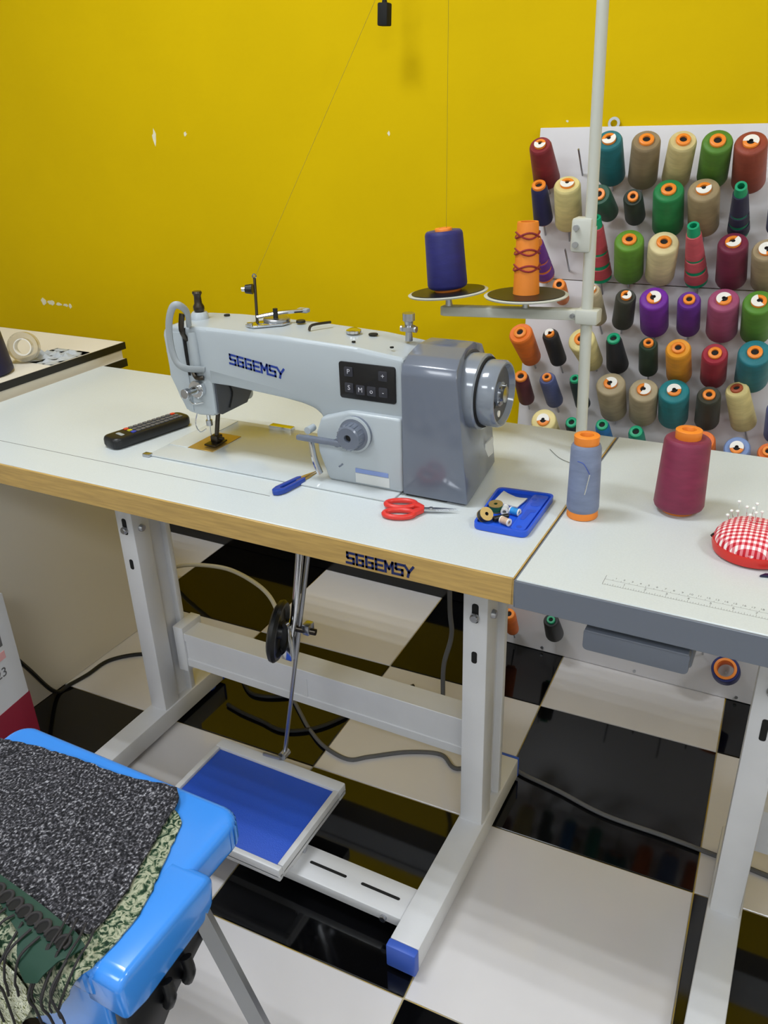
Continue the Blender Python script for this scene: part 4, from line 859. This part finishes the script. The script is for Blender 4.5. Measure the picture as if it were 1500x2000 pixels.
cloth('fabric_piece',[(-.40,-.262),(-.35,-.290),(-.338,-.32),(-.327,-.352),(-.312,-.39),(-.302,-.425),(-.301,-.46),(-.303,-.50),(-.312,-.53),(-.345,-.585),(-.42,-.65),(-.5,-.75),(-.69,-.78),(-.69,-.45),(-.40,-.44),(-.41,-.3)],SZ+.0006,.0025,brocade,'green and cream brocade piece under the grey tweed on the stool','fabric',.0015,14,.009,edge=.0012)
cloth('fabric_piece',[(-.712,-.29),(-.649,-.277),(-.561,-.270),(-.484,-.267),(-.431,-.256),(-.393,-.249),(-.378,-.262),(-.369,-.278),(-.368,-.296),(-.352,-.35),(-.337,-.40),(-.33,-.44),(-.332,-.472),(-.36,-.485),(-.42,-.48),(-.49,-.472),(-.56,-.468),(-.705,-.466)],SZ+.005,.003,tweed,'dark grey speckled tweed cloth lying across the blue stool','fabric',.006,9,.01,edge=.0015)
cloth('fabric_piece',[(-.695,-.50),(-.455,-.505),(-.43,-.52),(-.395,-.545),(-.384,-.565),(-.386,-.60),(-.43,-.67),(-.48,-.74),(-.54,-.79),(-.685,-.80)],SZ+.0062,.003,brocade2,'pale cream brocade with green lines at the stool front','fabric',.003,12,.009,edge=.0008)
tr_=thing('trim_ribbon','dark green scalloped ribbon with hanging fringe on the stool cloth','ribbon',(-.42,-.49,SZ+.012))
def flat(pts,dz): return [tuple(drape(Vector((x,y,0)),dz+(q or 0))) for x,y,q in pts]
b=nb(); prism(b,[(-.70,-.458),(-.56,-.462),(-.487,-.465),(-.40,-.474),(-.34,-.482),(-.318,-.49),(-.325,-.508),(-.345,-.526),(-.365,-.53),(-.40,-.512),(-.43,-.502),(-.455,-.493),(-.70,-.489)],.002,grid=.008)
for v in b.verts: v.co=drape(v.co,v.co.z+.0152+.0012*noise.noise(Vector((v.co.x*20,v.co.y*20,1))))
obj('band',b,'dgreen',tr_)
for k in range(10):
    x=-.505+k*.018; y=-.480-.0022*k
    pts=[(x+.008*math.cos(a),y+.0095*math.sin(a),None) for a in [R(-30+240*i/10) for i in range(11)]]
    obj('scallop',tube(nb(),flat(pts,.0195),.0021,8),'fringe',tr_)
    gap=nb(); prism(gap,[(x+.0068*math.cos(2*math.pi*i/14),y+.0078*math.sin(2*math.pi*i/14)) for i in range(14)],.0008)
    for v in gap.verts: v.co=drape(v.co,v.co.z+.0184)
    obj('scallop_gap',gap,'hole',tr_)
for k in range(13):
    x=-.52+k*.0165; y=-.486-.0022*k; dx=random.uniform(-.03,.01); ln=random.uniform(.06,.17)
    pts=[(x,y,.0),(x+dx*.25,y-ln*.2,.0),(x+dx*.5,y-ln*.45,-.003),(x+dx*.8,y-ln*.75,-.006),(x+dx,y-ln,-.007)]
    obj('fringe_strand',tube(nb(),flat(pts,.0205),.0016,6,5),'fringe',tr_)
for k in range(4):
    x=-.365+k*.014; pts=[(x,-.47,0),(x+.008,-.488,.001),(x+.012,-.51,-.002),(x+.002,-.545,-.008),(x-.01,-.58,-.012)]
    obj('fringe_strand',tube(nb(),flat(pts,.0205),.0014,6,5),'fringe',tr_)
